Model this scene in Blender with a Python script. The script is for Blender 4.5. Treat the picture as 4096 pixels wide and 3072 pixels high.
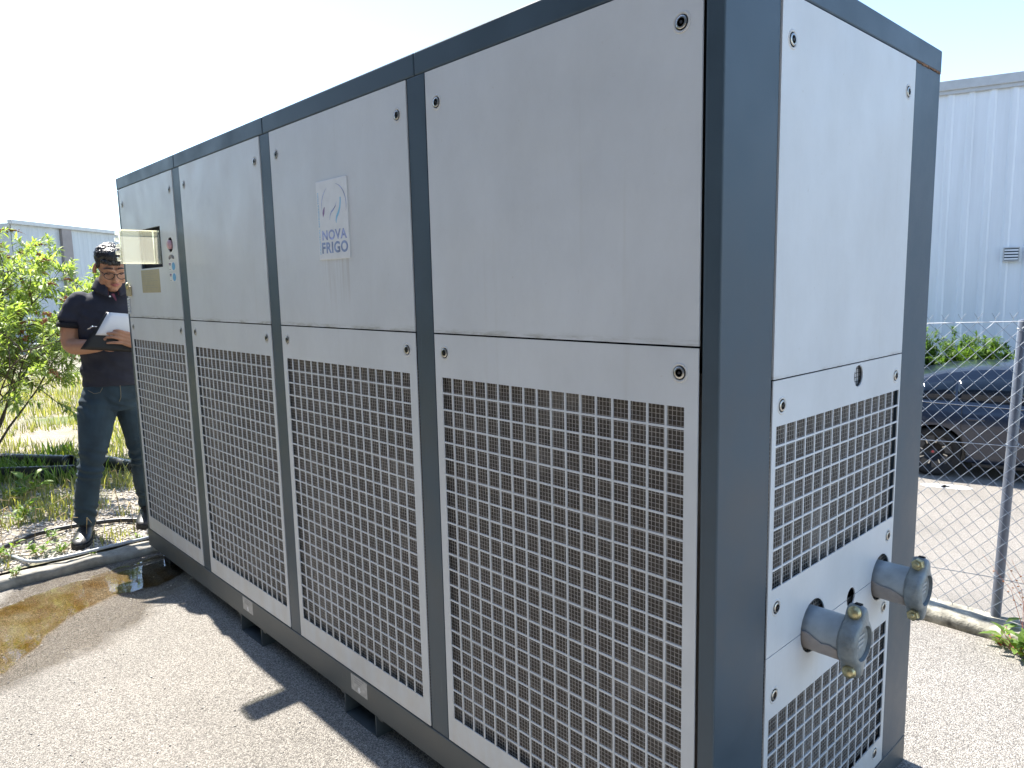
import bpy, bmesh, math, random
import numpy as np
from mathutils import Vector, Matrix, Euler, noise
from mathutils.geometry import delaunay_2d_cdt

random.seed(7)
rng = np.random.default_rng(11)
for o in list(bpy.data.objects):
    bpy.data.objects.remove(o, do_unlink=True)
SC = bpy.context.scene
COL = SC.collection
rad = math.radians
PI = math.pi

# ------------------------------------------------------------------ camera
cam = bpy.data.cameras.new('camera')
cam.sensor_width = 36.0
cam.lens = 25.53
cam.clip_start = 0.05
cam.clip_end = 3000
camo = bpy.data.objects.new('camera', cam)
camo.location = (0.7035, -1.1722, 1.4742)
camo.rotation_euler = (1.4359, 0.02244, 0.81808)
COL.objects.link(camo)
SC.camera = camo

# ------------------------------------------------------------------ light
SUN = Vector((-0.751, 0.041, 1.0)).normalized()
ELEV = math.asin(SUN.z)
AZ = math.atan2(SUN.x, SUN.y)          # clockwise from +Y
world = bpy.data.worlds.new('World')
SC.world = world
world.use_nodes = True
wn = world.node_tree
wn.nodes.clear()
wo = wn.nodes.new('ShaderNodeOutputWorld')
wb = wn.nodes.new('ShaderNodeBackground')
sky = wn.nodes.new('ShaderNodeTexSky')
sky.sky_type = 'NISHITA'
sky.sun_disc = False
sky.sun_elevation = ELEV
sky.sun_rotation = AZ
sky.air_density = 1.0
sky.dust_density = 0.25
sky.ozone_density = 1.6
wb.inputs['Strength'].default_value = 0.118
wn.links.new(sky.outputs[0], wb.inputs['Color'])
wn.links.new(wb.outputs[0], wo.inputs['Surface'])

sl = bpy.data.lights.new('sun', 'SUN')
sl.energy = 4.2
sl.angle = rad(0.53)
sl.color = (1.0, 0.955, 0.88)
so = bpy.data.objects.new('sun', sl)
so.rotation_euler = SUN.to_track_quat('Z', 'Y').to_euler()
so.location = (-10, 2, 15)
COL.objects.link(so)

SC.view_settings.view_transform = 'Standard'
SC.view_settings.look = 'None'
SC.view_settings.gamma = 1.0
SC.view_settings.exposure = 1.64
SC.view_settings.use_curve_mapping = False

# ------------------------------------------------------------------ helpers
def tag(o, label=None, cat=None, group=None, kind=None):
    if label: o['label'] = label
    if cat: o['category'] = cat
    if group: o['group'] = group
    if kind: o['kind'] = kind
    return o

def link(name, me, mat=None, parent=None, smooth=False):
    o = bpy.data.objects.new(name, me)
    COL.objects.link(o)
    if mat is not None and len(me.materials) == 0:
        me.materials.append(mat)
    if smooth:
        me.polygons.foreach_set('use_smooth', [True] * len(me.polygons))
    if parent is not None:
        o.parent = parent
        o.matrix_parent_inverse = parent.matrix_world.inverted() if False else Matrix.Identity(4)
        # children are modelled in the frame of the thing
    return o

def empty(name, loc=(0, 0, 0), rz=0.0):
    o = bpy.data.objects.new(name, None)
    o.empty_display_size = 0.1
    o.location = loc
    o.rotation_euler = (0, 0, rz)
    COL.objects.link(o)
    return o

class MB:
    """collects geometry"""
    def __init__(s):
        s.v = []; s.f = []
    def add(s, vs, fs):
        n = len(s.v)
        s.v += [tuple(p) for p in vs]
        s.f += [tuple(i + n for i in f) for f in fs]
        return s
    def box(s, x0, x1, y0, y1, z0, z1, bev=0.0, seg=2):
        if x0 > x1: x0, x1 = x1, x0
        if y0 > y1: y0, y1 = y1, y0
        if z0 > z1: z0, z1 = z1, z0
        vs = [(x0, y0, z0), (x1, y0, z0), (x1, y1, z0), (x0, y1, z0), (x0, y0, z1), (x1, y0, z1), (x1, y1, z1), (x0, y1, z1)]
        fs = [(0, 3, 2, 1), (4, 5, 6, 7), (0, 1, 5, 4), (1, 2, 6, 5), (2, 3, 7, 6), (3, 0, 4, 7)]
        if bev <= 0:
            return s.add(vs, fs)
        bm = bmesh.new()
        bv = [bm.verts.new(p) for p in vs]
        for f in fs: bm.faces.new([bv[i] for i in f])
        bmesh.ops.bevel(bm, geom=list(bm.edges), offset=bev, segments=seg, profile=0.5, affect='EDGES')
        bm.verts.index_update()
        s.add([v.co[:] for v in bm.verts], [[v.index for v in f.verts] for f in bm.faces])
        bm.free()
        return s
    def tube(s, pts, r, n=8, cap=True, flat=1.0):
        pts = [Vector(p) for p in pts]
        rs = r if isinstance(r, (list, tuple)) else [r] * len(pts)
        vs = []; fs = []
        up = Vector((0, 0, 1))
        prev = None
        for i, p in enumerate(pts):
            t = (pts[min(i + 1, len(pts) - 1)] - pts[max(i - 1, 0)])
            if t.length < 1e-9: t = Vector((0, 0, 1))
            t.normalize()
            if prev is None:
                a = t.cross(up)
                if a.length < 0.1: a = t.cross(Vector((1, 0, 0)))
            else:
                a = prev - t * prev.dot(t)
                if a.length < 1e-4: a = t.cross(up)
            a.normalize(); prev = a
            b = t.cross(a)
            for k in range(n):
                an = 2 * PI * k / n
                vs.append(p + a * (math.cos(an) * rs[i]) + b * (math.sin(an) * rs[i] * flat))
        for i in range(len(pts) - 1):
            for k in range(n):
                k2 = (k + 1) % n
                fs.append((i * n + k, i * n + k2, (i + 1) * n + k2, (i + 1) * n + k))
        if cap:
            fs.append(tuple(reversed(range(n))))
            fs.append(tuple(range((len(pts) - 1) * n, len(pts) * n)))
        return s.add(vs, fs)
    def lathe(s, prof, origin, axis, n=24, closed=False):
        """prof: list of (along, radius)"""
        ax = Vector(axis).normalized()
        a = ax.orthogonal().normalized(); b = ax.cross(a)
        o = Vector(origin)
        vs = []; fs = []
        for (h, r) in prof:
            for k in range(n):
                an = 2 * PI * k / n
                vs.append(o + ax * h + (a * math.cos(an) + b * math.sin(an)) * max(r, 1e-5))
        m = len(prof)
        for i in range(m - 1 if not closed else m):
            j = (i + 1) % m
            for k in range(n):
                k2 = (k + 1) % n
                fs.append((i * n + k, i * n + k2, j * n + k2, j * n + k))
        if not closed:
            fs.append(tuple(reversed(range(n))))
            fs.append(tuple(range((m - 1) * n, m * n)))
        return s.add(vs, fs)
    def loft(s, rings, cap=True):
        """rings: list of equal length point lists"""
        n = len(rings[0]); vs = []; fs = []
        for r in rings: vs += r
        for i in range(len(rings) - 1):
            for k in range(n):
                k2 = (k + 1) % n
                fs.append((i * n + k, i * n + k2, (i + 1) * n + k2, (i + 1) * n + k))
        if cap:
            fs.append(tuple(reversed(range(n))))
            fs.append(tuple(range((len(rings) - 1) * n, len(rings) * n)))
        return s.add(vs, fs)
    def mesh(s, name='m'):
        me = bpy.data.meshes.new(name)
        me.from_pydata(s.v, [], s.f)
        me.update()
        bm = bmesh.new(); bm.from_mesh(me)
        bmesh.ops.recalc_face_normals(bm, faces=bm.faces)
        bm.to_mesh(me); bm.free()
        return me
    def build(s, name, mat, parent=None, smooth=False):
        return link(name, s.mesh(name), mat, parent, smooth)

def auto_smooth(o, deg=35):
    me = o.data
    me.polygons.foreach_set('use_smooth', [True] * len(me.polygons))
    me.set_sharp_from_angle(angle=rad(deg))
    return o

def np_mesh(name, V, F, mat, parent=None, attr=None, smooth=False):
    """V (n,3) F (m,k) fixed size faces, fast"""
    me = bpy.data.meshes.new(name)
    n, m, k = len(V), len(F), F.shape[1]
    me.vertices.add(n); me.vertices.foreach_set('co', np.ascontiguousarray(V, dtype=np.float32).ravel())
    me.loops.add(m * k); me.loops.foreach_set('vertex_index', np.ascontiguousarray(F, dtype=np.int32).ravel())
    me.polygons.add(m); me.polygons.foreach_set('loop_start', np.arange(0, m * k, k, dtype=np.int32))
    me.update(calc_edges=True)
    me.validate()
    if attr is not None:
        a = me.attributes.new('tone', 'FLOAT', 'POINT')
        a.data.foreach_set('value', np.ascontiguousarray(attr, dtype=np.float32))
    return link(name, me, mat, parent, smooth)

# ------------------------------------------------------------------ materials
def nodes(name):
    m = bpy.data.materials.new(name); m.use_nodes = True
    nt = m.node_tree; b = nt.nodes['Principled BSDF']
    return m, nt, b

def N(nt, t, **kw):
    n = nt.nodes.new(t)
    for k, v in kw.items():
        if k in n.inputs: n.inputs[k].default_value = v
        else: setattr(n, k, v)
    return n

def coords(nt, kind='Object', scale=(1, 1, 1)):
    t = nt.nodes.new('ShaderNodeTexCoord')
    mp = nt.nodes.new('ShaderNodeMapping'); mp.inputs['Scale'].default_value = scale
    nt.links.new(t.outputs[kind], mp.inputs['Vector'])
    return mp.outputs[0]

def ramp(nt, fac, stops):
    r = nt.nodes.new('ShaderNodeValToRGB')
    while len(r.color_ramp.elements) < len(stops): r.color_ramp.elements.new(0.5)
    for e, (p, c) in zip(r.color_ramp.elements, stops):
        e.position = p; e.color = (*c, 1) if len(c) == 3 else c
    nt.links.new(fac, r.inputs[0])
    return r.outputs[0]

def mixc(nt, fac, a, b, mode='MIX'):
    m = nt.nodes.new('ShaderNodeMix'); m.data_type = 'RGBA'; m.blend_type = mode
    for sock, val in ((m.inputs[0], fac), (m.inputs[6], a), (m.inputs[7], b)):
        if hasattr(val, 'is_output'): nt.links.new(val, sock)
        else: sock.default_value = val if not isinstance(val, tuple) else ((*val, 1) if len(val) == 3 else val)
    return m.outputs[2]

def tex_noise(nt, vec, scale, detail=4, rough=0.55):
    n = N(nt, 'ShaderNodeTexNoise', Scale=scale, Detail=detail, Roughness=rough)
    nt.links.new(vec, n.inputs['Vector']); return n.outputs[0]

def bump(nt, b, h, strength=0.3, dist=0.01):
    bp = N(nt, 'ShaderNodeBump', Strength=strength, Distance=dist)
    nt.links.new(h, bp.inputs['Height']); nt.links.new(bp.outputs[0], b.inputs['Normal'])

def simple(name, col, rough=0.5, metal=0.0, var=0.0, vscale=20, bumps=0.0, bscale=200, spec=0.5):
    m, nt, b = nodes(name)
    b.inputs['Roughness'].default_value = rough
    b.inputs['Metallic'].default_value = metal
    b.inputs['Specular IOR Level'].default_value = spec
    vec = coords(nt)
    if var > 0:
        f = tex_noise(nt, vec, vscale)
        c = ramp(nt, f, [(0.25, tuple(x * (1 - var) for x in col)), (0.75, tuple(min(1, x * (1 + var)) for x in col))])
        nt.links.new(c, b.inputs['Base Color'])
    else:
        b.inputs['Base Color'].default_value = (*col, 1)
    if bumps > 0:
        bump(nt, b, tex_noise(nt, vec, bscale, 3), bumps, 0.004)
    return m

def mat_panel(name, col):
    m, nt, b = nodes(name)
    vec = coords(nt)
    f = tex_noise(nt, vec, 3.0, 5)
    c = ramp(nt, f, [(0.3, tuple(x * 0.94 for x in col)), (0.7, tuple(x * 1.03 for x in col))])
    v2 = coords(nt, 'Object', (26, 26, 1.1))
    st = tex_noise(nt, v2, 1.0, 6, 0.6)
    dirt = ramp(nt, st, [(0.60, (0, 0, 0)), (1.0, (0.5, 0.5, 0.5))])
    c = mixc(nt, dirt, c, (col[0] * 0.78, col[1] * 0.74, col[2] * 0.66))
    nt.links.new(c, b.inputs['Base Color'])
    r = ramp(nt, tex_noise(nt, vec, 9, 5), [(0.3, (0.34,) * 3), (0.7, (0.46,) * 3)])
    nt.links.new(r, b.inputs['Roughness'])
    b.inputs['Specular IOR Level'].default_value = 0.45
    sm = ramp(nt, tex_noise(nt, coords(nt, 'Object', (5, 5, 3)), 1.0, 8, 0.68), [(0.35, (0.94, 0.937, 0.93)), (0.62, (1.01, 1.01, 1.01))])
    c = mixc(nt, 1.0, c, sm, 'MULTIPLY')
    # grime above the panel seams, a run below the name plate, splash dust near the ground
    sx = nt.nodes.new('ShaderNodeSeparateXYZ'); tcg = nt.nodes.new('ShaderNodeTexCoord'); nt.links.new(tcg.outputs['Object'], sx.inputs[0])
    def mrange(sock, a, b_):
        mr = nt.nodes.new('ShaderNodeMapRange'); mr.interpolation_type = 'SMOOTHSTEP'
        mr.inputs[1].default_value = a; mr.inputs[2].default_value = b_; nt.links.new(sock, mr.inputs[0]); return mr.outputs[0]
    def mul(a, b_):
        q = nt.nodes.new('ShaderNodeMath'); q.operation = 'MULTIPLY'
        for i_, v_ in enumerate((a, b_)):
            if hasattr(v_, 'is_output'): nt.links.new(v_, q.inputs[i_])
            else: q.inputs[i_].default_value = v_
        return q.outputs[0]
    band = mul(mrange(sx.outputs[2], 1.374, 1.352), mrange(sx.outputs[2], 1.348, 1.351))
    band = mul(band, mrange(tex_noise(nt, coords(nt, 'Object', (9, 9, 60)), 1.0, 6, 0.7), 0.42, 0.72))
    lng = mrange(sx.outputs[0], -0.020, -0.030); endf = mrange(sx.outputs[0], -0.030, -0.020)
    band = mul(band, lng)
    band2 = mul(mrange(sx.outputs[2], 1.285, 1.273), mrange(sx.outputs[2], 1.2705, 1.2725))
    band2 = mul(mul(band2, endf), mrange(tex_noise(nt, coords(nt, 'Object', (9, 9, 60)), 1.0, 6, 0.7), 0.42, 0.72))
    c = mixc(nt, mul(band, 0.75), c, (0.20, 0.19, 0.12))
    c = mixc(nt, mul(band2, 0.6), c, (0.26, 0.22, 0.15))
    drip = mul(mul(mrange(sx.outputs[0], -1.445, -1.425), mrange(sx.outputs[0], -1.252, -1.275)), mul(mrange(sx.outputs[2], 1.36, 1.55), mrange(sx.outputs[2], 1.572, 1.566)))
    drip = mul(drip, mrange(tex_noise(nt, coords(nt, 'Object', (70, 70, 2)), 1.0, 4, 0.6), 0.40, 0.70))
    c = mixc(nt, mul(drip, 0.35), c, (0.33, 0.28, 0.22))
    dust = mul(mrange(sx.outputs[2], 0.42, 0.18), mrange(tex_noise(nt, coords(nt, 'Object', (14, 14, 5)), 1.0, 6, 0.65), 0.30, 0.70))
    c = mixc(nt, mul(dust, 0.45), c, (0.55, 0.50, 0.42))
    gr = ramp(nt, tex_noise(nt, coords(nt, 'Object', (60, 60, 60)), 1.0, 4, 0.75), [(0.66, (1, 1, 1)), (0.74, (0.86, 0.84, 0.80))])
    c = mixc(nt, 1.0, c, gr, 'MULTIPLY')
    nt.links.new(c, b.inputs['Base Color'])
    hh = nt.nodes.new('ShaderNodeMath'); hh.operation = 'MULTIPLY_ADD'
    nt.links.new(tex_noise(nt, vec, 900, 2), hh.inputs[0]); hh.inputs[1].default_value = 0.02; nt.links.new(tex_noise(nt, vec, 2.2, 2), hh.inputs[2])
    bump(nt, b, hh.outputs[0], 0.35, 0.02)
    return m

def mat_frame(name, col):
    m, nt, b = nodes(name)
    vec = coords(nt)
    f = tex_noise(nt, vec, 5.0, 6, 0.62)
    c = ramp(nt, f, [(0.3, tuple(x * 0.82 for x in col)), (0.72, tuple(x * 1.15 for x in col))])
    v2 = coords(nt, 'Object', (40, 40, 4))
    sc = ramp(nt, tex_noise(nt, v2, 1.0, 5, 0.7), [(0.64, (0, 0, 0)), (0.8, (1, 1, 1))])
    c = mixc(nt, sc, c, tuple(x * 1.7 for x in col))
    nt.links.new(c, b.inputs['Base Color'])
    r = ramp(nt, f, [(0.3, (0.36,) * 3), (0.7, (0.55,) * 3)])
    nt.links.new(r, b.inputs['Roughness'])
    b.inputs['Specular IOR Level'].default_value = 0.5
    bump(nt, b, tex_noise(nt, vec, 700, 2), 0.08, 0.002)
    return m

M = {}
M['panel'] = mat_panel('light_grey_paint', (0.64, 0.672, 0.69))
M['frame'] = mat_frame('slate_paint', (0.042, 0.071, 0.096))
M['base'] = mat_frame('base_paint', (0.072, 0.085, 0.088))
M['black'] = simple('black_gap', (0.006, 0.006, 0.007), 0.9)
M['dark'] = simple('dark_inside', (0.02, 0.02, 0.022), 0.8)
M['galv'] = simple('galvanised_wire', (0.36, 0.38, 0.40), 0.45, 0.85, 0.2, 60)
M['wire'] = simple('mesh_wire', (0.46, 0.44, 0.41), 0.5, 0.0, 0.3, 90)
M['steel'] = simple('screw_steel', (0.5, 0.49, 0.46), 0.32, 1.0, 0.2, 200)
M['brass'] = simple('passivated_steel', (0.52, 0.46, 0.26), 0.38, 0.9, 0.3, 150)
M['cast'] = simple('cast_iron_paint', (0.25, 0.28, 0.285), 0.42, 0.2, 0.32, 28, 0.45, 180)
M['pipe'] = simple('pipe_paint', (0.38, 0.42, 0.435), 0.42, 0.1, 0.18, 30, 0.1, 200)
M['sleeve'] = simple('pipe_wrap', (0.36, 0.33, 0.31), 0.6, 0.0, 0.12, 50, 0.35, 90)
M['white'] = simple('white_print', (0.72, 0.74, 0.75), 0.4, 0, 0.06, 30)
M['ink_blue'] = simple('faded_indigo_ink', (0.30, 0.36, 0.60), 0.5, 0, 0.5, 60)
M['ink_deep'] = simple('faded_blue_ink', (0.24, 0.32, 0.52), 0.5, 0, 0.4, 40)
M['ink_cyan'] = simple('cyan_ink', (0.22, 0.50, 0.72), 0.5, 0, 0.25, 40)
M['ink_plum'] = simple('plum_ink', (0.22, 0.13, 0.28), 0.5, 0, 0.3, 80)
M['grey_ink'] = simple('grey_ink', (0.28, 0.27, 0.27), 0.6)
M['red'] = simple('red_plastic', (0.5, 0.05, 0.06), 0.35)
M['button'] = simple('faded_red_button', (0.55, 0.33, 0.36), 0.4, 0, 0.1, 90)
M['sticker_blue'] = simple('blue_sticker', (0.10, 0.36, 0.62), 0.5, 0, 0.05, 40)
M['bronze'] = simple('yellowed_label', (0.40, 0.34, 0.20), 0.45, 0.0, 0.08, 30)
M['rust'] = simple('rusty_joint', (0.20, 0.11, 0.06), 0.9, 0, 0.6, 90, 0.6, 200)
M['tape'] = simple('worn_label', (0.42, 0.42, 0.40), 0.5, 0, 0.25, 70)
M['skin'] = simple('skin', (0.40, 0.205, 0.125), 0.5, 0, 0.12, 30, 0.08, 300)
M['skin'].node_tree.nodes['Principled BSDF'].inputs['Subsurface Weight'].default_value = 0.12
M['skin'].node_tree.nodes['Principled BSDF'].inputs['Subsurface Radius'].default_value = (0.02, 0.006, 0.003)
M['lip'] = simple('lips', (0.36, 0.12, 0.10), 0.45)
M['hair'] = simple('black_hair', (0.012, 0.010, 0.010), 0.38, 0, 0.4, 160, 0.5, 150)
M['polo'] = simple('navy_pique', (0.018, 0.020, 0.034), 0.85, 0, 0.15, 14, 0.25, 500)
M['polo_dark'] = simple('black_rib', (0.008, 0.008, 0.011), 0.9, 0, 0.1, 60, 0.2, 500)
M['plaid'] = simple('plaid_lining', (0.13, 0.035, 0.06), 0.8, 0, 0.5, 110)
M['jeans'] = simple('dark_denim', (0.022, 0.043, 0.060), 0.85, 0, 0.35, 9, 0.3, 420)
M['thread'] = simple('seam_thread', (0.16, 0.15, 0.11), 0.8)
M['leather'] = simple('black_leather', (0.016, 0.015, 0.015), 0.42, 0, 0.25, 50, 0.2, 120)
M['sole'] = simple('rubber_sole', (0.02, 0.02, 0.02), 0.8, 0, 0.2, 60)
M['folder'] = simple('black_folder', (0.012, 0.011, 0.010), 0.5, 0, 0.15, 40)
M['paper'] = simple('paper', (0.78, 0.77, 0.76), 0.7, 0, 0.03, 20)
M['glasses'] = simple('black_acetate', (0.01, 0.01, 0.012), 0.25)
M['hose_black'] = simple('black_polythene', (0.016, 0.017, 0.018), 0.4, 0, 0.3, 30)
M['hose_grey'] = simple('pale_hose', (0.42, 0.45, 0.48), 0.4, 0, 0.12, 30)
M['bark'] = simple('shrub_bark', (0.10, 0.075, 0.055), 0.85, 0, 0.35, 60, 0.4, 120)
M['flower'] = simple('dry_flower', (0.30, 0.13, 0.06), 0.85, 0, 0.4, 120)
M['stalk'] = simple('dry_stalk', (0.42, 0.31, 0.15), 0.8, 0, 0.2, 30)
M['redweed'] = simple('red_stem', (0.40, 0.13, 0.07), 0.7, 0, 0.3, 60)
M['fence_post'] = simple('grey_post_paint', (0.15, 0.165, 0.20), 0.35, 0.3, 0.12, 20)
M['tyre'] = simple('tyre_rubber', (0.012, 0.012, 0.013), 0.75, 0, 0.2, 50)
M['rim'] = simple('dark_alloy', (0.06, 0.062, 0.066), 0.38, 0.7, 0.1, 30)
M['alloy_face'] = simple('machined_alloy', (0.55, 0.53, 0.48), 0.3, 0.9)
M['trim'] = simple('black_trim', (0.012, 0.012, 0.013), 0.5)
M['chrome'] = simple('chrome_strip', (0.5, 0.5, 0.5), 0.15, 1.0)

def mat_carpaint():
    m, nt, b = nodes('dark_blue_car_paint')
    b.inputs['Base Color'].default_value = (0.008, 0.016, 0.036, 1)
    b.inputs['Roughness'].default_value = 0.3
    b.inputs['Coat Weight'].default_value = 0.7
    b.inputs['Coat Roughness'].default_value = 0.04
    return m
M['car'] = mat_carpaint()
m, nt, b = nodes('tinted_glass')
b.inputs['Base Color'].default_value = (0.008, 0.014, 0.024, 1); b.inputs['Roughness'].default_value = 0.04
M['glass'] = m

def mat_coil():
    m, nt, b = nodes('condenser_fins')
    v = coords(nt, 'Object', (1, 1, 1))
    w = N(nt, 'ShaderNodeTexWave', Scale=120.0, Distortion=0.6, Detail=2.0); w.wave_type = 'BANDS'; w.bands_direction = 'X'
    nt.links.new(v, w.inputs['Vector'])
    w2 = N(nt, 'ShaderNodeTexWave', Scale=120.0, Distortion=0.6, Detail=2.0); w2.wave_type = 'BANDS'; w2.bands_direction = 'Y'
    nt.links.new(v, w2.inputs['Vector'])
    mx = nt.nodes.new('ShaderNodeMath'); mx.operation = 'MAXIMUM'
    nt.links.new(w.outputs[1], mx.inputs[0]); nt.links.new(w2.outputs[1], mx.inputs[1])
    c = ramp(nt, mx.outputs[0], [(0.15, (0.042, 0.036, 0.031)), (0.9, (0.140, 0.122, 0.106))])
    big = ramp(nt, tex_noise(nt, v, 3.4, 4, 0.6), [(0.54, (0, 0, 0)), (0.64, (1, 1, 1))])  # lighter patches paint the sunlit interior glimpsed through the coil
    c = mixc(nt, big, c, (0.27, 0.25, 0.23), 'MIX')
    f2 = tex_noise(nt, v, 40, 4)
    c = mixc(nt, 0.5, c, ramp(nt, f2, [(0.3, (0.35,) * 3), (0.7, (1.0,) * 3)]), 'MULTIPLY')
    nt.links.new(c, b.inputs['Base Color'])
    b.inputs['Roughness'].default_value = 0.6
    b.inputs['Metallic'].default_value = 0.2
    return m
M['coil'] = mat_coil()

def mat_clear():
    m, nt, b = nodes('yellowed_clear_plastic')
    nt.nodes.remove(b)
    out = [n for n in nt.nodes if n.type == 'OUTPUT_MATERIAL'][0]
    tr = N(nt, 'ShaderNodeBsdfTransparent', Color=(0.95, 0.95, 0.88, 1))
    tl = N(nt, 'ShaderNodeBsdfTranslucent', Color=(0.92, 0.91, 0.80, 1))
    gl = N(nt, 'ShaderNodeBsdfGlossy', Color=(1, 1, 1, 1), Roughness=0.08)
    m1 = N(nt, 'ShaderNodeMixShader', Fac=0.27); nt.links.new(tr.outputs[0], m1.inputs[1]); nt.links.new(tl.outputs[0], m1.inputs[2])
    fr = N(nt, 'ShaderNodeFresnel', IOR=1.45)
    m2 = N(nt, 'ShaderNodeMixShader'); nt.links.new(fr.outputs[0], m2.inputs[0]); nt.links.new(m1.outputs[0], m2.inputs[1]); nt.links.new(gl.outputs[0], m2.inputs[2])
    nt.links.new(m2.outputs[0], out.inputs[0])
    return m
M['clear'] = mat_clear()

def mat_water():
    m, nt, b = nodes('brown_puddle_water')
    nt.nodes.remove(b)
    out = [n for n in nt.nodes if n.type == 'OUTPUT_MATERIAL'][0]
    v = coords(nt)
    tint = ramp(nt, tex_noise(nt, v, 5.0, 5), [(0.3, (0.72, 0.54, 0.26)), (0.60, (0.98, 0.93, 0.82))])
    tr = nt.nodes.new('ShaderNodeBsdfTransparent'); nt.links.new(tint, tr.inputs[0])
    gl = N(nt, 'ShaderNodeBsdfGlossy', Color=(1, 1, 1, 1), Roughness=0.015)
    bp = N(nt, 'ShaderNodeBump', Strength=0.02, Distance=0.01)
    nt.links.new(tex_noise(nt, v, 30, 2), bp.inputs['Height']); nt.links.new(bp.outputs[0], gl.inputs['Normal'])
    fr = N(nt, 'ShaderNodeFresnel', IOR=1.42)
    mx = nt.nodes.new('ShaderNodeMixShader')
    nt.links.new(fr.outputs[0], mx.inputs[0]); nt.links.new(tr.outputs[0], mx.inputs[1]); nt.links.new(gl.outputs[0], mx.inputs[2])
    nt.links.new(mx.outputs[0], out.inputs[0])
    return m
M['water'] = mat_water()

def mat_asphalt(name, light=(0.295, 0.275, 0.247), dark=(0.095, 0.087, 0.076), wet=None, bstr=0.7):
    m, nt, b = nodes(name)
    v = coords(nt)
    vo = N(nt, 'ShaderNodeTexVoronoi', Scale=300.0); nt.links.new(v, vo.inputs['Vector'])
    cell = nt.nodes.new('ShaderNodeSeparateColor'); nt.links.new(vo.outputs['Color'], cell.inputs[0])
    n2 = tex_noise(nt, v, 560, 3, 0.7)
    sp = nt.nodes.new('ShaderNodeMath'); sp.operation = 'MULTIPLY_ADD'
    nt.links.new(cell.outputs[0], sp.inputs[0]); sp.inputs[1].default_value = 0.55
    nt.links.new(n2, sp.inputs[2])
    c = ramp(nt, sp.outputs[0], [(0.42, dark), (0.78, light), (1.0, tuple(min(1, x * 1.8) for x in light))])
    big = tex_noise(nt, v, 1.1, 6, 0.6)
    c = mixc(nt, 1.0, c, ramp(nt, big, [(0.3, (0.80, 0.79, 0.77)), (0.7, (1.08, 1.06, 1.04))]), 'MULTIPLY')
    rough = 0.85
    if wet:
        # damp stain round the puddle: an ellipse-ish distance field with noise
        tc = nt.nodes.new('ShaderNodeTexCoord')
        mp = nt.nodes.new('ShaderNodeMapping'); mp.vector_type = 'TEXTURE'
        mp.inputs['Location'].default_value = (wet[0], wet[1], 0)
        mp.inputs['Rotation'].default_value = (0, 0, wet[2])
        mp.inputs['Scale'].default_value = (wet[3], wet[4], 1)
        nt.links.new(tc.outputs['Object'], mp.inputs[0])
        ln = nt.nodes.new('ShaderNodeVectorMath'); ln.operation = 'LENGTH'; nt.links.new(mp.outputs[0], ln.inputs[0])
        ad = nt.nodes.new('ShaderNodeMath'); ad.operation = 'MULTIPLY_ADD'
        nt.links.new(tex_noise(nt, v, 4.0, 5), ad.inputs[0]); ad.inputs[1].default_value = 0.5; nt.links.new(ln.outputs['Value'], ad.inputs[2])
        wf = ramp(nt, ad.outputs[0], [(1.08, (1, 1, 1)), (1.0, (1, 1, 1))]) if False else ramp(nt, ad.outputs[0], [(0.80, (1, 1, 1)), (1.0, (0, 0, 0))])
        c = mixc(nt, wf, c, mixc(nt, 1.0, c, (0.68, 0.63, 0.57), 'MULTIPLY'))
        rg = ramp(nt, wf, [(0.0, (0.85,) * 3), (1.0, (0.22,) * 3)])
        nt.links.new(rg, b.inputs['Roughness'])
    else:
        b.inputs['Roughness'].default_value = rough
    nt.links.new(c, b.inputs['Base Color'])
    h = nt.nodes.new('ShaderNodeMath'); h.operation = 'MULTIPLY_ADD'
    nt.links.new(vo.outputs['Distance'], h.inputs[0]); h.inputs[1].default_value = -0.8; nt.links.new(tex_noise(nt, v, 220, 3, 0.7), h.inputs[2])
    bump(nt, b, h.outputs[0], bstr, 0.010)
    return m
M['yard'] = mat_asphalt('yard_asphalt', wet=(-3.22, -0.42, rad(-48), 1.45, 0.68))
M['lot'] = mat_asphalt('car_park_asphalt', (0.27, 0.25, 0.225), (0.15, 0.138, 0.122), None, 0.7)

def mat_verge():
    m, nt, b = nodes('gravelly_soil')
    v = coords(nt)
    n1 = tex_noise(nt, v, 2.2, 6, 0.65); n2 = tex_noise(nt, v, 60, 5, 0.7)
    vo = N(nt, 'ShaderNodeTexVoronoi', Scale=70.0); nt.links.new(v, vo.inputs['Vector'])
    c = ramp(nt, n2, [(0.3, (0.19, 0.155, 0.12)), (0.55, (0.42, 0.37, 0.30)), (0.8, (0.62, 0.57, 0.50))])
    c = mixc(nt, 1.0, c, ramp(nt, n1, [(0.3, (0.75, 0.72, 0.66)), (0.7, (1.1, 1.08, 1.05))]), 'MULTIPLY')
    far = tex_noise(nt, v, 0.7, 5, 0.6)
    c = mixc(nt, ramp(nt, far, [(0.5, (0, 0, 0)), (0.62, (1, 1, 1))]), c, mixc(nt, n2, (0.07, 0.10, 0.025), (0.20, 0.24, 0.07)))
    nt.links.new(c, b.inputs['Base Color'])
    b.inputs['Roughness'].default_value = 0.9
    bump(nt, b, n2, 0.8, 0.02)
    return m
M['verge'] = mat_verge()
M['pebble'] = simple('pale_pebbles', (0.50, 0.46, 0.41), 0.85, 0, 0.5, 14)
M['kerb'] = simple('worn_concrete', (0.33, 0.31, 0.265), 0.9, 0, 0.35, 22, 0.7, 160)
M['kerb_moss'] = simple('lichened_concrete', (0.31, 0.29, 0.235), 0.9, 0, 0.75, 18, 1.0, 90)

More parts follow.
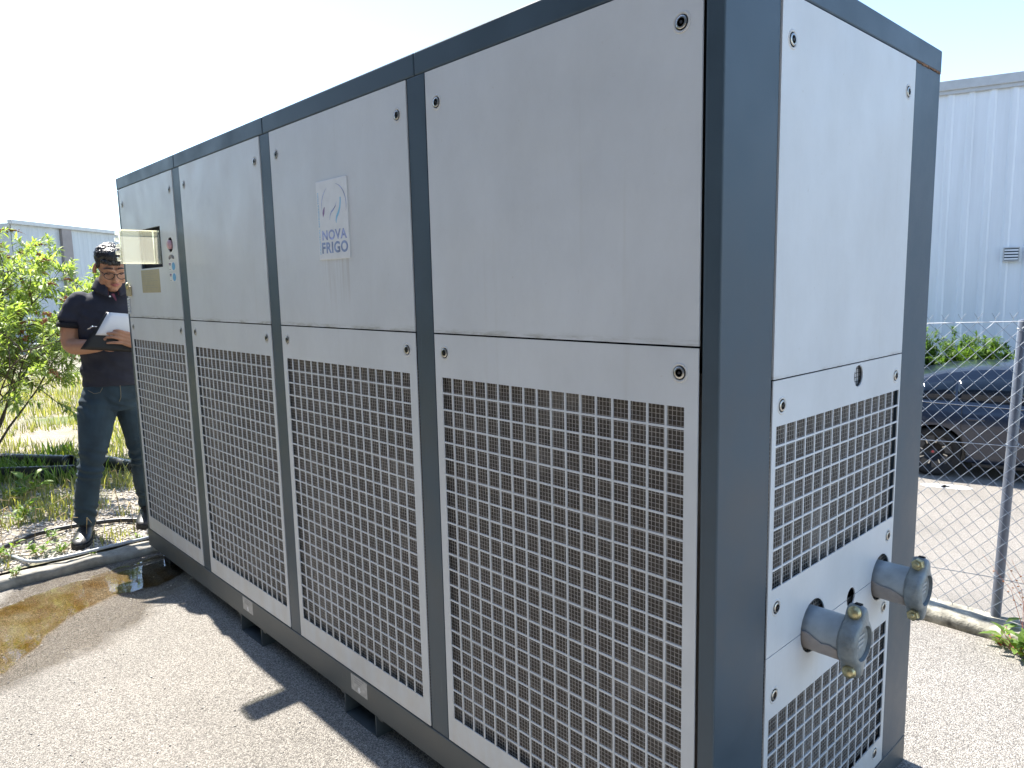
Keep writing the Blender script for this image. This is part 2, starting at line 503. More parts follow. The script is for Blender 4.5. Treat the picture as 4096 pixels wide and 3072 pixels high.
def mat_leaf(name, dark, light, trans=0.35):
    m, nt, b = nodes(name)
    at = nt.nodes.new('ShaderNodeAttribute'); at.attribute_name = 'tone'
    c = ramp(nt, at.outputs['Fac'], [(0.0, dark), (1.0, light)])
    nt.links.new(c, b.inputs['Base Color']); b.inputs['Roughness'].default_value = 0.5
    out = [n for n in nt.nodes if n.type == 'OUTPUT_MATERIAL'][0]
    tl = nt.nodes.new('ShaderNodeBsdfTranslucent')
    c2 = mixc(nt, 1.0, c, (1.5, 1.6, 0.6), 'MULTIPLY')
    nt.links.new(c2, tl.inputs[0])
    mx = N(nt, 'ShaderNodeMixShader', Fac=trans)
    nt.links.new(b.outputs[0], mx.inputs[1]); nt.links.new(tl.outputs[0], mx.inputs[2]); nt.links.new(mx.outputs[0], out.inputs[0])
    return m
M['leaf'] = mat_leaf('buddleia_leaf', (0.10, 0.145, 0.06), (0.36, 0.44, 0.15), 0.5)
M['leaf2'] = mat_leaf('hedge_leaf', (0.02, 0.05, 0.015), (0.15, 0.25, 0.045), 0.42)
M['grass'] = mat_leaf('grass_blade', (0.13, 0.17, 0.04), (0.46, 0.40, 0.19), 0.4)
M['weed'] = mat_leaf('weed_leaf', (0.08, 0.15, 0.03), (0.26, 0.36, 0.08), 0.42)

def mat_clad(name, col, freq, axis='X', var=0.08):
    m, nt, b = nodes(name)
    v = coords(nt, 'Object', (3.0, 3.0, 0.25))
    f = tex_noise(nt, v, 1.5, 6, 0.6)
    c = ramp(nt, f, [(0.3, tuple(x * (1 - var) for x in col)), (0.7, tuple(min(1, x * (1 + var)) for x in col))])
    nt.links.new(c, b.inputs['Base Color']); b.inputs['Roughness'].default_value = 0.45
    return m
M['clad_white'] = mat_clad('white_cladding', (0.74, 0.79, 0.84), 4)
M['clad_grey'] = mat_clad('pale_grey_cladding', (0.48, 0.52, 0.55), 4)
M['clad_brown'] = simple('brown_grey_strip', (0.26, 0.235, 0.23), 0.6, 0, 0.1, 6)
M['clad_blue'] = simple('dark_blue_cladding', (0.07, 0.10, 0.15), 0.5, 0, 0.1, 3)
M['flash'] = simple('roof_flashing', (0.50, 0.52, 0.53), 0.4, 0.1, 0.1, 8)
M['factory'] = simple('dark_factory_cladding', (0.085, 0.095, 0.11), 0.7, 0, 0.15, 2)  # dark skin of the unseen building that shades the cabinet
M['concrete'] = simple('plain_concrete', (0.32, 0.31, 0.29), 0.9, 0, 0.2, 6, 0.3, 60)
M['soil'] = simple('far_ground', (0.22, 0.20, 0.14), 0.95, 0, 0.3, 0.3)
M['paint'] = simple('worn_road_paint', (0.72, 0.72, 0.70), 0.8, 0, 0.2, 30)

# ------------------------------------------------------------------ the setting
def sheet(name, x0, x1, y0, y1, z, mat, nx=1, ny=1, fn=None):
    xs = np.linspace(x0, x1, nx + 1); ys = np.linspace(y0, y1, ny + 1)
    V = np.array([(x, y, z + (fn(x, y) if fn else 0)) for y in ys for x in xs])
    F = np.array([(j * (nx + 1) + i, j * (nx + 1) + i + 1, (j + 1) * (nx + 1) + i + 1, (j + 1) * (nx + 1) + i) for j in range(ny) for i in range(nx)])
    o = np_mesh(name, V, F, mat, smooth=fn is not None)
    return tag(o, kind='structure')

LOTZ = -1.2
KX = -3.69          # foot of the kerb beside the verge
FY = 2.23           # fence line
yard = sheet('yard_pavement', KX, 40, -40, 2.14, 0.0, M['yard'])
tag(yard, 'coarse sunlit asphalt of the yard')
def vg(x, y):
    n = noise.noise(Vector((x * 0.9, y * 0.9, 0))) * 0.03 + noise.noise(Vector((x * 4, y * 4, 3))) * 0.012
    near = min(1.0, max(0.0, (KX - 0.14 - x) / 0.5))
    return n * near
verge = sheet('verge', -16, KX - 0.10, -7, 9, 0.045, M['verge'], 120, 140, vg)
tag(verge, 'gravelly weed-grown verge behind the kerb')
sheet('far_verge', -160, -15.9, -120, 160, 0.03, M['soil'])
sheet('ground', -1500, 1500, -1500, 1500, -1.32, M['soil'])
lot = sheet('car_park', -15.0, 80, FY + 0.1, 90, LOTZ, M['lot'])
tag(lot, 'pale asphalt car park below the fence')
# retaining faces round the sunken car park
rw = MB().box(KX - 0.12, 40, FY - 0.07, FY + 0.10, -1.3, 0.012)
tag(rw.build('retaining_wall', M['concrete']), 'concrete retaining wall under the fence', 'wall')

# kerb stones beside the verge
def kerb_stone(name, a, b_, w, h, mat, ang=0, par=None, seed=0):
    """rounded kerb stone running from a to b_ (2-D)"""
    a = Vector((a[0], a[1], 0)); b_ = Vector((b_[0], b_[1], 0))
    d = (b_ - a); L = d.length; d.normalize(); s = Vector((d.y, -d.x, 0))
    rings = []
    nseg = 14
    prof = [(-0.5, -0.3), (-0.5, 0.72), (-0.44, 0.92), (-0.28, 1.0), (0, 1.0), (0.28, 0.98), (0.44, 0.88), (0.5, 0.62), (0.5, -0.3)]
    for i in range(nseg + 1):
        t = i / nseg
        inset = 0.006 if i in (0, nseg) else 0
        ring = []
        for (px, pz) in prof:
            p = a + d * (L * t) + s * (px * (w - inset * 2))
            nn = noise.noise(Vector((p.x * 9 + seed, p.y * 9, pz * 3)))
            n2 = noise.noise(Vector((p.x * 30 + seed, p.y * 30, pz * 8)))
            ring.append(Vector((p.x, p.y, max(-0.03, pz * h - inset + (0.012 * nn + 0.007 * n2) * (pz > 0)))) + s * (0.016 * nn + 0.009 * n2))
        rings.append(ring)
    o = MB().loft(rings).build(name, mat, par, True)
    return o
kerbL = empty('kerb', (0, 0, 0))
tag(kerbL, 'worn concrete kerb between the wet asphalt and the weedy verge', 'kerb')
y = -5.2
while y < 7.0:
    kerb_stone('kerb_stone', (KX - 0.005, y), (KX - 0.005, y + 0.88), 0.10, 0.052, M['kerb'], par=kerbL, seed=y)
    y += 0.887
kerbR = empty('kerb', (0, 0, 0))
tag(kerbR, 'lichen-stained concrete kerb along the foot of the chain-link fence', 'kerb')
x = -3.5
while x < 5.2:
    kerb_stone('kerb_stone', (x, 2.215), (x + 1.0, 2.215), 0.155, 0.056, M['kerb_moss'], par=kerbR, seed=x)
    x += 1.008

# puddle
pud = [(-2.70, -0.95), (-3.20, -0.98), (-3.39, -0.72), (-3.41, -0.66), (-3.46, -0.56), (-3.488, -0.40), (-3.51, -0.28), (-3.535, -0.21), (-3.572, -0.13), (-3.58, -0.05), (-3.57, 0.08), (-3.35, 0.16), (-3.18, 0.02), (-3.12, -0.10), (-3.132, -0.23), (-3.17, -0.30), (-3.12, -0.36), (-3.10, -0.44), (-2.99, -0.56), (-2.92, -0.62), (-2.80, -0.70), (-2.66, -0.82)]
pp = []
for i in range(len(pud)):
    a, b_ = Vector(pud[i]), Vector(pud[(i + 1) % len(pud)])
    for k in range(5):
        p = a.lerp(b_, k / 5)
        q = Vector((p.x * 14, p.y * 14, 0))
        pp.append((p.x + 0.018 * noise.noise(q), p.y + 0.018 * noise.noise(q + Vector((7, 3, 1)))))
r = delaunay_2d_cdt([Vector(p) for p in pp], [], [list(range(len(pp)))], 1, 1e-6)
me = bpy.data.meshes.new('puddle'); me.from_pydata([(p.x, p.y, 0.0045) for p in r[0]], [], [tuple(f) for f in r[2]]); me.update()
if me.polygons[0].normal.z < 0: me.flip_normals()
tag(link('puddle', me, M['water']), 'shallow brown puddle beside the kerb at the cabinet foot', kind='structure')

# loose pebbles on verge (stuff)
def pebbles(name, n, fx, mat, label, smin, smax):
    base = np.array([(1, 0, 0), (0, 1, 0), (-1, 0, 0), (0, -1, 0), (0, 0, 0.7), (0, 0, -0.5)], float)
    tri = np.array([(0, 1, 4), (1, 2, 4), (2, 3, 4), (3, 0, 4), (1, 0, 5), (2, 1, 5), (3, 2, 5), (0, 3, 5)])
    V = []; F = []
    P = fx(n)
    n = len(P)
    sc = rng.uniform(smin, smax, n) ** 1.0
    an = rng.uniform(0, 6.28, n)
    j = rng.uniform(0.6, 1.3, (n, 6, 3))
    B = base[None] * j * sc[:, None, None]
    c, s = np.cos(an)[:, None], np.sin(an)[:, None]
    X = B[:, :, 0] * c - B[:, :, 1] * s; Y = B[:, :, 0] * s + B[:, :, 1] * c
    Vv = np.stack([X, Y, B[:, :, 2]], 2) + P[:, None, :]
    Ff = tri[None] + (np.arange(n) * 6)[:, None, None]
    o = np_mesh(name, Vv.reshape(-1, 3), Ff.reshape(-1, 3), mat)
    return tag(o, label, kind='stuff')
def vz(P):
    return np.array([0.045 + vg(a, b_) for a, b_ in P])
def f_near(n):
    P = np.stack([KX - 0.13 - rng.random(n) ** 1.6 * 2.6, rng.uniform(-1.9, 1.4, n)], 1)
    return np.column_stack([P, vz(P) + 0.002])
pebbles('gravel', 15000, f_near, M['pebble'], 'pale loose gravel strewn over the verge', 0.004, 0.016)
def f_yard(n):
    P = np.stack([rng.uniform(-3.6, 0.2, n), rng.uniform(-1.6, -0.05, n)], 1)
    return np.column_stack([P, np.full(n, 0.002)])
pebbles('grit', 420, f_yard, M['pebble'], 'scattered grit on the yard asphalt', 0.0015, 0.0055)

# ------------------------------------------------------------------ the chiller cabinet
CH = empty('industrial_chiller', (0, 0, 0))
tag(CH, 'long light-grey industrial chiller cabinet with slate frame and square grilles', 'chiller')
XL, W, ZT, ZF, ZS, ZBT, ZBB = -3.575, 1.098, 2.076, 2.0174, 1.3511, 0.1785, 0.0777
ZS2, ZS3, ZE0 = 1.2713, 0.6734, 0.0827
A = [(-3.5389, -2.7346), (-2.6425, -1.8388), (-1.7565, -0.9399), (-0.8554, -0.0417)]
B0, B1 = 0.1999, 0.9073
PT = 0.0015    # panel face stands this far proud of frame face
# dark core so nothing shows through gaps
MB().box(XL + 0.03, -0.10, 0.14, W - 0.03, 0.20, ZT - 0.02).build('core', M['black'], CH)
MB().box(XL + 0.03, -0.02, 0.016, 0.05, ZS - 0.02, ZT - 0.03).build('core', M['black'], CH)
MB().box(-0.05, -0.018, 0.05, W - 0.05, ZS2 - 0.02, ZT - 0.03).build('core', M['black'], CH)

# frame
G = 0.0016
MB().box(-0.0417 + 0.004, 0, 0, B0 - 0.002, ZE0 + 0.001, ZF - 0.001, 0.004, 3).build('corner_post', M['frame'], CH)
MB().box(-0.20, 0, B1 + 0.002, W, ZE0 + 0.001, ZF - 0.001, 0.004, 3).build('corner_post', M['frame'], CH)
MB().box(XL, -3.5389 - 0.002, 0, 0.19, ZBT + 0.001, ZF - 0.001, 0.004, 3).build('corner_post', M['frame'], CH)
MB().box(XL, XL + 0.20, W - 0.19, W, ZBT + 0.001, ZF - 0.001, 0.004, 3).build('corner_post', M['frame'], CH)
for i in range(3):
    MB().box(A[i][1] + 0.0035, A[i + 1][0] - 0.0035, 0, 0.06, ZBT + 0.0008, ZF - 0.0008, 0.002, 2).build('post', M['frame'], CH)
# top rails, jointed over the posts
jx = [XL, -2.70, -1.805, -0.90, 0.0]
for i in range(4):
    MB().box(jx[i] + (G / 2 if i else 0), jx[i + 1] - (G / 2 if i < 3 else 0), -0.001, 0.22, ZF, ZT, 0.004, 2).build('top_rail', M['frame'], CH)
MB().box(-0.20, 0.001, 0.2205, W + 0.002, ZF, ZT, 0.004, 2).build('top_rail', M['frame'], CH)
MB().box(XL, -0.205, W - 0.2, W, ZF, ZT, 0.004, 2).build('top_rail', M['frame'], CH)
MB().box(XL, XL + 0.2, 0.2205, W - 0.205, ZF, ZT, 0.004, 2).build('top_rail', M['frame'], CH)
MB().box(XL + 0.01, -0.01, 0.01, W - 0.01, ZT - 0.03, ZT - 0.006).build('roof_sheet', M['frame'], CH)
mb = MB(); yy = B1 + 0.004
while yy < W - 0.006:
    dy_ = random.uniform(0.006, 0.022); hh_ = random.uniform(0.0015, 0.0055)
    mb.box(-0.01, 0.0016, yy, min(yy + dy_, W - 0.004), ZF - hh_, ZF + hh_ * 0.5); yy += dy_ + random.uniform(0.0, 0.003)
mb.build('rusty_joint', M['rust'], CH)
# base rail
MB().box(XL, -0.043, -0.002, 0.10, ZBB, ZBT - 0.001, 0.003, 2).build('base_rail', M['base'], CH)
MB().box(XL, XL + 0.10, 0.101, W, ZBB, ZBT - 0.001, 0.003, 2).build('base_rail', M['base'], CH)
MB().box(XL + 0.101, -0.021, W - 0.10, W - 0.001, ZBB + 0.006, ZBT - 0.001, 0.003, 2).build('base_rail', M['base'], CH)
MB().box(-0.14, 0.0, 0.003, W, 0.0, ZE0 - 0.001, 0.003, 2).build('base_rail', M['base'], CH)
MB().box(XL + 0.05, -0.15, 0.12, W - 0.1, ZBB + 0.004, ZBT - 0.01).build('floor_pan', M['dark'], CH)
for fx in (-3.42,):
    MB().box(fx - 0.05, fx + 0.05, 0.04, 0.14, 0.0, ZBB - 0.001, 0.004).build('foot', M['trim'], CH)
# fork pockets: open steel channels under the base
for x0, x1 in ((-2.332, -2.122), (-1.451, -1.248)):
    t = 0.006
    p = MB()
    p.box(x0, x0 + t, -0.001, 1.05, 0.001, ZBB - 0.001)
    p.box(x1 - t, x1, -0.001, 1.05, 0.001, ZBB - 0.001)
    p.box(x0 + t, x1 - t, 0.0, 1.05, 0.001, t)
    p.box(x0 - 0.03, x0 - 0.0005, 0.004, 1.05, ZBB - 0.012, ZBB - 0.0015)
    p.box(x1 + 0.0005, x1 + 0.03, 0.004, 1.05, ZBB - 0.012, ZBB - 0.0015)
    p.build('fork_pocket', M['base'], CH)

# panel sheets
def plate(name, outer, holes, depth, mapf, mat, parent, bev=0):
    """sheet metal plate with holes; 2-D loops (u, v); mapf(u, v, d) -> xyz, d = 0 is the face"""
    pts = []; cons = []
    for lp in [outer] + holes:
        n0 = len(pts)
        pts += [Vector(p) for p in lp]
        cons += [(n0 + i, n0 + (i + 1) % len(lp)) for i in range(len(lp))]
    vv, ee, ff, *_ = delaunay_2d_cdt(pts, cons, [], 0, 1e-7)
    bbs = [(min(p[0] for p in h), max(p[0] for p in h), min(p[1] for p in h), max(p[1] for p in h), h) for h in holes]
    def inside(h, x, y):
        c = False; j = len(h) - 1
        for i in range(len(h)):
            if (h[i][1] > y) != (h[j][1] > y) and x < (h[j][0] - h[i][0]) * (y - h[i][1]) / (h[j][1] - h[i][1]) + h[i][0]: c = not c
            j = i
        return c
    keep = []
    for f in ff:
        c = sum((vv[i] for i in f), Vector((0, 0))) / len(f)
        if not inside(outer, c.x, c.y): continue
        bad = False
        for (a0, a1, b0, b1, h) in bbs:
            if a0 < c.x < a1 and b0 < c.y < b1 and (len(h) == 4 or inside(h, c.x, c.y)):
                bad = True; break
        if not bad: keep.append(tuple(f))
    n = len(vv)
    V = [mapf(p.x, p.y, 0) for p in vv] + [mapf(p.x, p.y, depth) for p in vv]
    F = list(keep) + [tuple(i + n for i in reversed(f)) for f in keep]
    cnt = {}
    for f in keep:
        for i in range(len(f)):
            e = (f[i], f[(i + 1) % len(f)])
            cnt[e] = cnt.get(e, 0) + 1
    for (a, b_) in list(cnt):
        if (b_, a) not in cnt: F.append((b_, a, a + n, b_ + n))
    mb = MB(); mb.add(V, F)
    return mb.build(name, mat, parent)

def rect(u0, u1, v0, v1):
    return [(u0, v0), (u1, v0), (u1, v1), (u0, v1)]
def circ(u, v, r, n=28, a0=0, a1=2 * PI):
    return [(u + r * math.cos(a0 + (a1 - a0) * k / n), v + r * math.sin(a0 + (a1 - a0) * k / n)) for k in range(n)]
def grid_holes(u0, v1, nu, nv, du, dv, hu, hv):
    H = []
    for j in range(nv):
        for i in range(nu):
            H.append(rect(u0 + i * du, u0 + i * du + hu, v1 - j * dv - hv, v1 - j * dv))
    return H
long_map = lambda u, v, d: (u, -PT + d, v)
end_map = lambda u, v, d: (PT - d, u, v)

def screw(parent, pos, nrm, first=[None, None]):
    """cup washer pressed in the sheet, with a socket screw; mesh shared"""
    k = 0 if nrm[1] else 1
    if first[k] is None:
        w = MB(); w.lathe([(0.0, 0.0195), (0.0010, 0.0185), (0.0012, 0.0165), (-0.0002, 0.0135), (-0.002, 0.0125), (-0.002, 0.0001)], (0, 0, 0), nrm, 24)
        s = MB(); s.lathe([(-0.002, 0.0122), (0.0014, 0.0118), (0.0024, 0.0105), (0.0024, 0.0080), (-0.0012, 0.0076), (-0.0012, 0.0001)], (0, 0, 0), nrm, 18)
        q = MB(); q.lathe([(-0.0011, 0.0074), (-0.0009, 0.0074), (-0.0009, 0.0034), (0.0020, 0.0030), (0.0022, 0.0001)], (0, 0, 0), nrm, 12)
        mw, ms, mq = w.mesh('washer'), s.mesh('screw_head'), q.mesh('screw_pin')
        first[k] = (mw, ms, mq)
        n0 = len(mw.vertices)
        me = bpy.data.meshes.new('screw')
        vs = [v.co[:] for m_ in first[k] for v in m_.vertices]; fs = []; mi = []
        off = 0
        for mm, m_ in enumerate(first[k]):
            for p in m_.polygons: fs.append(tuple(i + off for i in p.vertices)); mi.append(mm)
            off += len(m_.vertices)
        me.from_pydata(vs, [], fs); me.update()
        for mt in ('panel', 'steel', 'trim'): me.materials.append(M[mt])
        me.polygons.foreach_set('material_index', mi)
        me.polygons.foreach_set('use_smooth', [True] * len(fs)); me.set_sharp_from_angle(angle=rad(40))
        first[k] = me
    o = bpy.data.objects.new('screw', first[k]); COL.objects.link(o); o.location = pos; o.parent = parent
    return o

def wires(name, u0, u1, v0, v1, d, mapf, parent, step=0.0098, r=0.0005):
    mb = MB()
    q = lambda u, v, dd: mapf(u, v, dd)
    def bar(ua, ub, va, vb, da, db):
        P = [q(u, v, dd) for dd in (da, db) for v in (va, vb) for u in (ua, ub)]
        mb.add(P, [(0, 1, 3, 2), (4, 6, 7, 5), (0, 4, 5, 1), (2, 3, 7, 6), (0, 2, 6, 4), (1, 5, 7, 3)])
    u = u0
    while u < u1:
        bar(u - r, u + r, v0, v1, d, d + 2 * r); u += step * random.uniform(0.985, 1.015)
    v = v0
    while v < v1:
        bar(u0, u1, v - r, v + r, d + 2 * r, d + 4 * r); v += step
    return tag(mb.build(name, M['wire'], parent), kind='stuff')

CP = 0.0446; HO = 0.0402; HOW = 0.0398
for i, (x0, x1) in enumerate(A):
    xa, xb = x0 + 0.0015, x1 - 0.0015
    if i == 0:
        wx0, wx1, wz0, wz1 = -3.275, -2.949, 1.598, 1.788
        up = plate('upper_panel', rect(xa, xb, ZS + 0.003, ZF - 0.002), [rect(wx0, wx1, wz0, wz1), circ(-2.827, 1.694, 0.034)], 0.0045, long_map, M['panel'], CH)
    else:
        up = plate('upper_panel', rect(xa, xb, ZS + 0.003, ZF - 0.002), [], 0.0045, long_map, M['panel'], CH)
    screw(up, (x0 + 0.045, -PT, 1.935), (0, -1, 0)); screw(up, (x1 - 0.045, -PT, 1.935), (0, -1, 0))
    gp = plate('grille_panel', rect(xa, xb, ZBT + 0.004, ZS - 0.001), grid_holes(x0 + 0.0285, 1.236, 17, 22, CP, CP, HOW, HO), 0.003, long_map, M['panel'], CH)
    screw(gp, (x0 + 0.043, -PT, 1.302), (0, -1, 0)); screw(gp, (x1 - 0.043, -PT, 1.302), (0, -1, 0))
    wires('wire_mesh', x0 + 0.012, x1 - 0.012, 0.235, 1.255, 0.012, long_map, gp)
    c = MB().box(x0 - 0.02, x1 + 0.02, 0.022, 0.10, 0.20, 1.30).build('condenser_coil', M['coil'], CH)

# end face
upE = plate('end_panel', rect(B0 + 0.0015, B1 - 0.0015, ZS2 + 0.002, ZF - 0.003), [], 0.0045, end_map, M['panel'], CH)
screw(upE, (PT, 0.244, 1.933), (1, 0, 0)); screw(upE, (PT, 0.863, 1.933), (1, 0, 0))
R1 = 0.0635
hu = 0.6835 / 15
P1C, P2C, SLC = (0.423, ZS3), (0.828, ZS3 - 0.004), (0.636, ZS3)
def arc(c, r, a0, a1, n=18):
    return [(c[0] + r * math.cos(a0 + (a1 - a0) * k / n), c[1] + r * math.sin(a0 + (a1 - a0) * k / n)) for k in range(n + 1)]
zb = ZS3 + 0.0012
outer = [(B0 + 0.0015, zb)]
for c, r in ((P1C, R1), (SLC, 0.025), (P2C, R1)):
    a = math.asin((zb - c[1]) / r)
    outer += arc(c, r, PI - a, a)
outer += [(B1 - 0.0015, zb), (B1 - 0.0015, ZS2 - 0.001), (B0 + 0.0015, ZS2 - 0.001)]
midE = plate('end_panel', outer, [circ(0.626, 1.239, 0.0262)] + grid_holes(0.2185, 1.1745, 15, 8, hu, CP, hu - 0.0046, HO), 0.003, end_map, M['panel'], CH)
for yy, zz in ((0.241, 1.216), (0.870, 1.215), (0.241, 0.777), (0.870, 0.775)): screw(midE, (PT, yy, zz), (1, 0, 0))
wires('wire_mesh', 0.205, 0.902, 0.70, 1.19, 0.012, end_map, midE)
zt_ = ZS3 - 0.0008
outer = [(B0 + 0.0015, 0.094), (B1 - 0.0015, 0.094), (B1 - 0.0015, zt_)]
for c, r in ((P2C, R1), (SLC, 0.025), (P1C, R1)):
    a = math.asin((zt_ - c[1]) / r)
    outer += arc(c, r, a, -PI - a)
outer += [(B0 + 0.0015, zt_)]
lowE = plate('end_panel', outer, grid_holes(0.2185, 0.5255, 15, 8, hu * 0.985, CP, hu * 0.985 - 0.0046, HO), 0.003, end_map, M['panel'], CH)
for yy, zz in ((0.241, 0.576), (0.862, 0.573), (0.241, 0.142), (0.848, 0.142)): screw(lowE, (PT, yy, zz), (1, 0, 0))
wires('wire_mesh', 0.205, 0.902, 0.17, 0.66, 0.012, end_map, lowE)
MB().box(-0.011, -0.009, 0.56, 0.70, 1.192, 1.268).build('duct_plate', M['white'], CH)  # white plate added behind the round hole, stands in for the lit interior
mb = MB()
for k in range(6): mb.box(-0.0055, -0.0045, 0.5985, 0.6535, 1.2130 + k * 0.0105, 1.2142 + k * 0.0105)
for k in range(5): mb.box(-0.0043, -0.0033, 0.6035 + k * 0.0115, 0.6045 + k * 0.0115, 1.2115, 1.2665)
mb.build('hole_grid', M['trim'], CH)
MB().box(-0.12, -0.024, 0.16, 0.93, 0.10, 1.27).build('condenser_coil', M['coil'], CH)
MB().box(XL + 0.002, XL + 0.03, 0.19, 0.91, ZBT + 0.003, ZF - 0.003).build('end_panel', M['panel'], CH)
MB().box(XL + 0.2, -0.2, W - 0.03, W - 0.003, ZBT + 0.003, ZF - 0.003).build('rear_panel', M['panel'], CH)

# ---- control opening, cover, buttons, labels (first bay)
rb = MB()
d = 0.05; y0 = -PT + 0.0046
rb.box(wx0, wx1, y0 + d, y0 + d + 0.004, wz0, wz1)
rb.box(wx0 - 0.003, wx0, y0, y0 + d, wz0, wz1); rb.box(wx1, wx1 + 0.003, y0, y0 + d, wz0, wz1)
rb.box(wx0, wx1, y0, y0 + d, wz1, wz1 + 0.003); rb.box(wx0, wx1, y0, y0 + d, wz0 - 0.003, wz0)
ctl = rb.build('control_recess', M['frame'], CH)
MB().box(wx0 + 0.03, wx1 - 0.04, y0 + d - 0.012, y0 + d - 0.0005, wz0 + 0.02, wz1 - 0.03, 0.003).build('controller', M['trim'], ctl)
MB().box(wx0 + 0.06, wx1 - 0.10, y0 + d - 0.014, y0 + d - 0.0122, wz0 + 0.07, wz1 - 0.05).build('display', M['glass'], ctl)
# clear hinged cover standing open at right angles to the panel
fx = -2.953; fz0, fz1 = 1.611, 1.766; fo = 0.176
cv = empty('control_cover'); cv.parent = CH
mb = MB(); mb.box(fx - 0.0015, fx + 0.0015, -fo, -0.004, fz0, fz1, 0.001, 1); mb.build('cover_sheet', M['clear'], cv)
mb = MB()
mb.box(fx - 0.022, fx - 0.0018, -fo, -0.004, fz1 - 0.004, fz1); mb.box(fx - 0.022, fx - 0.0018, -fo, -0.004, fz0, fz0 + 0.004)
mb.box(fx - 0.022, fx - 0.0018, -fo, -fo + 0.004, fz0 + 0.0042, fz1 - 0.0042)
mb.box(fx - 0.022, fx - 0.0018, -0.030, -0.027, fz0 + 0.0042, fz1 - 0.0042)
mb.build('cover_rim', M['clear'], cv)
mb = MB()
for k in range(5):
    z = fz0 + 0.012 + k * 0.029
    mb.box(fx - 0.016, fx + 0.003, -fo - 0.016 - 0.004 * (k % 2), -fo - 0.0008, z, z + 0.019, 0.002, 1)
mb.build('cover_hinge', M['clear'], cv)
# round window with mushroom button
mb = MB(); mb.lathe([(0.0, 0.033), (-0.03, 0.033), (-0.032, 0.0001)], (-2.827, -PT + 0.0046, 1.694), (0, -1, 0), 28)
bt = MB().lathe([(-0.035, 0.036), (-0.0348, 0.0001)], (-2.827, 0.0, 1.694), (0, -1, 0), 28).build('button_well', M['black'], CH)
MB().lathe([(-0.03, 0.012), (-0.006, 0.012), (-0.006, 0.020), (0.006, 0.021), (0.012, 0.017), (0.014, 0.0001)], (-2.827, 0.0, 1.694), (0, -1, 0), 28).build('stop_button', M['button'], bt, True)
def decal(name, x0, x1, z0, z1, mat, parent, t=0.0006, lift=0.0, round_=0):
    y1 = -PT - lift
    return MB().box(x0, x1, y1 - t, y1 - 0.0001, z0, z1, 0.0002 if round_ == 0 else round_, 1).build(name, mat, parent)
def disc(name, x, z, rx, rz, mat, parent, lift=0.0006):
    mb = MB(); n = 24
    P = [(x + rx * math.cos(2 * PI * k / n), -PT - lift - 0.0004, z + rz * math.sin(2 * PI * k / n)) for k in range(n)]
    Q = [(a, b_ + 0.0004, c) for a, b_, c in P]
    mb.loft([Q, P]); return mb.build(name, mat, parent)
em = empty('label_emblem'); em.parent = CH
mb = MB()
for k in range(4):
    rr = 0.033 - 0.008 * k
    pts = [(-2.824 + rr * math.cos(a), -PT - 0.001, 1.634 + rr * 0.42 * math.sin(a)) for a in np.linspace(-0.5, PI + 0.5, 14)]
    mb.tube(pts, 0.0011, 4)
mb.build('emblem_mark', M['grey_ink'], em)
for z0, z1 in ((1.577, 1.615), (1.527, 1.566)):
    lb = decal('label', -2.866, -2.782, z0, z1, M['white'], CH)
    disc('label_dot', -2.805, (z0 + z1) / 2, 0.021, 0.018, M['sticker_blue'], lb)
    decal('label_mark', -2.862, -2.838, z1 - 0.012, z1 - 0.003, M['ink_plum'], lb, 0.0004, 0.0007)
    decal('label_mark', -2.862, -2.842, z0 + 0.004, z0 + 0.0065, M['grey_ink'], lb, 0.0004, 0.0007)
    decal('label_mark', -2.862, -2.838, z1 - 0.0165, z1 - 0.0145, M['grey_ink'], lb, 0.0004, 0.0007)
ypl = decal('instruction_label', -3.283, -3.008, 1.479, 1.591, M['bronze'], CH)
for k in range(9):
    z = 1.580 - k * 0.0108
    if k == 5: continue
    decal('label_mark', -3.27, -3.27 + 0.24 * (0.75 + 0.25 * math.sin(k * 2.1)), z - 0.001, z, M['grey_ink'], ypl, 0.0003, 0.0007)
lk = empty('door_lock'); lk.parent = CH
MB().box(-3.532, -3.462, -0.012, -0.0018, 1.464, 1.515, 0.004).build('lock_plate', M['bronze'], lk)
MB().lathe([(0.0, 0.018), (0.006, 0.018), (0.008, 0.012), (0.008, 0.0001)], (-3.50, -0.010, 1.517), (0, -1, 0), 20).build('lock_cylinder', M['brass'], lk, True)
mb = MB()
for k in range(6):
    z = 1.452 - 0.0142 * k
    mb.box(-3.536, -3.512 + 0.004 * (k % 2), -0.009, -0.0018, z - 0.011, z, 0.001, 1)
mb.build('hinge_strip', M['panel'], CH)

# ---- name plate with worn print
npx0, npx1, npz0, npz1 = -1.4425, -1.257, 1.568, 1.811
npl = empty('name_plate'); npl.parent = CH
yf = -PT - 0.004
MB().box(npx0, npx1, yf, -PT - 0.0001, npz0, npz1, 0.0015, 2).build('plate', M['white'], npl)
def text(name, s, x, z, h, width, mat, parent, rot=0.0, bold=0.0, y=yf - 0.0002):
    cu = bpy.data.curves.new('t', 'FONT'); cu.body = s; cu.size = 1.0; cu.offset = bold; cu.extrude = 0.0; cu.space_character = 1.0 + bold * 3.0
    ob = bpy.data.objects.new('t', cu); COL.objects.link(ob)
    bpy.context.view_layer.update()
    me = bpy.data.meshes.new_from_object(ob.evaluated_get(bpy.context.evaluated_depsgraph_get()))
    bpy.data.objects.remove(ob, do_unlink=True)
    co = np.empty(len(me.vertices) * 3); me.vertices.foreach_get('co', co); co = co.reshape(-1, 3)
    mn, mx = co.min(0), co.max(0)
    u = (co[:, 0] - mn[0]) / (mx[0] - mn[0]) * width; v = (co[:, 1] - mn[1]) / (mx[1] - mn[1]) * h
    if rot: u, v = -v, u
    co = np.column_stack([x + u, np.full(len(u), y), z + v])
    me.vertices.foreach_set('co', co.ravel()); me.materials.clear(); me.update()
    return link(name, me, mat, parent)
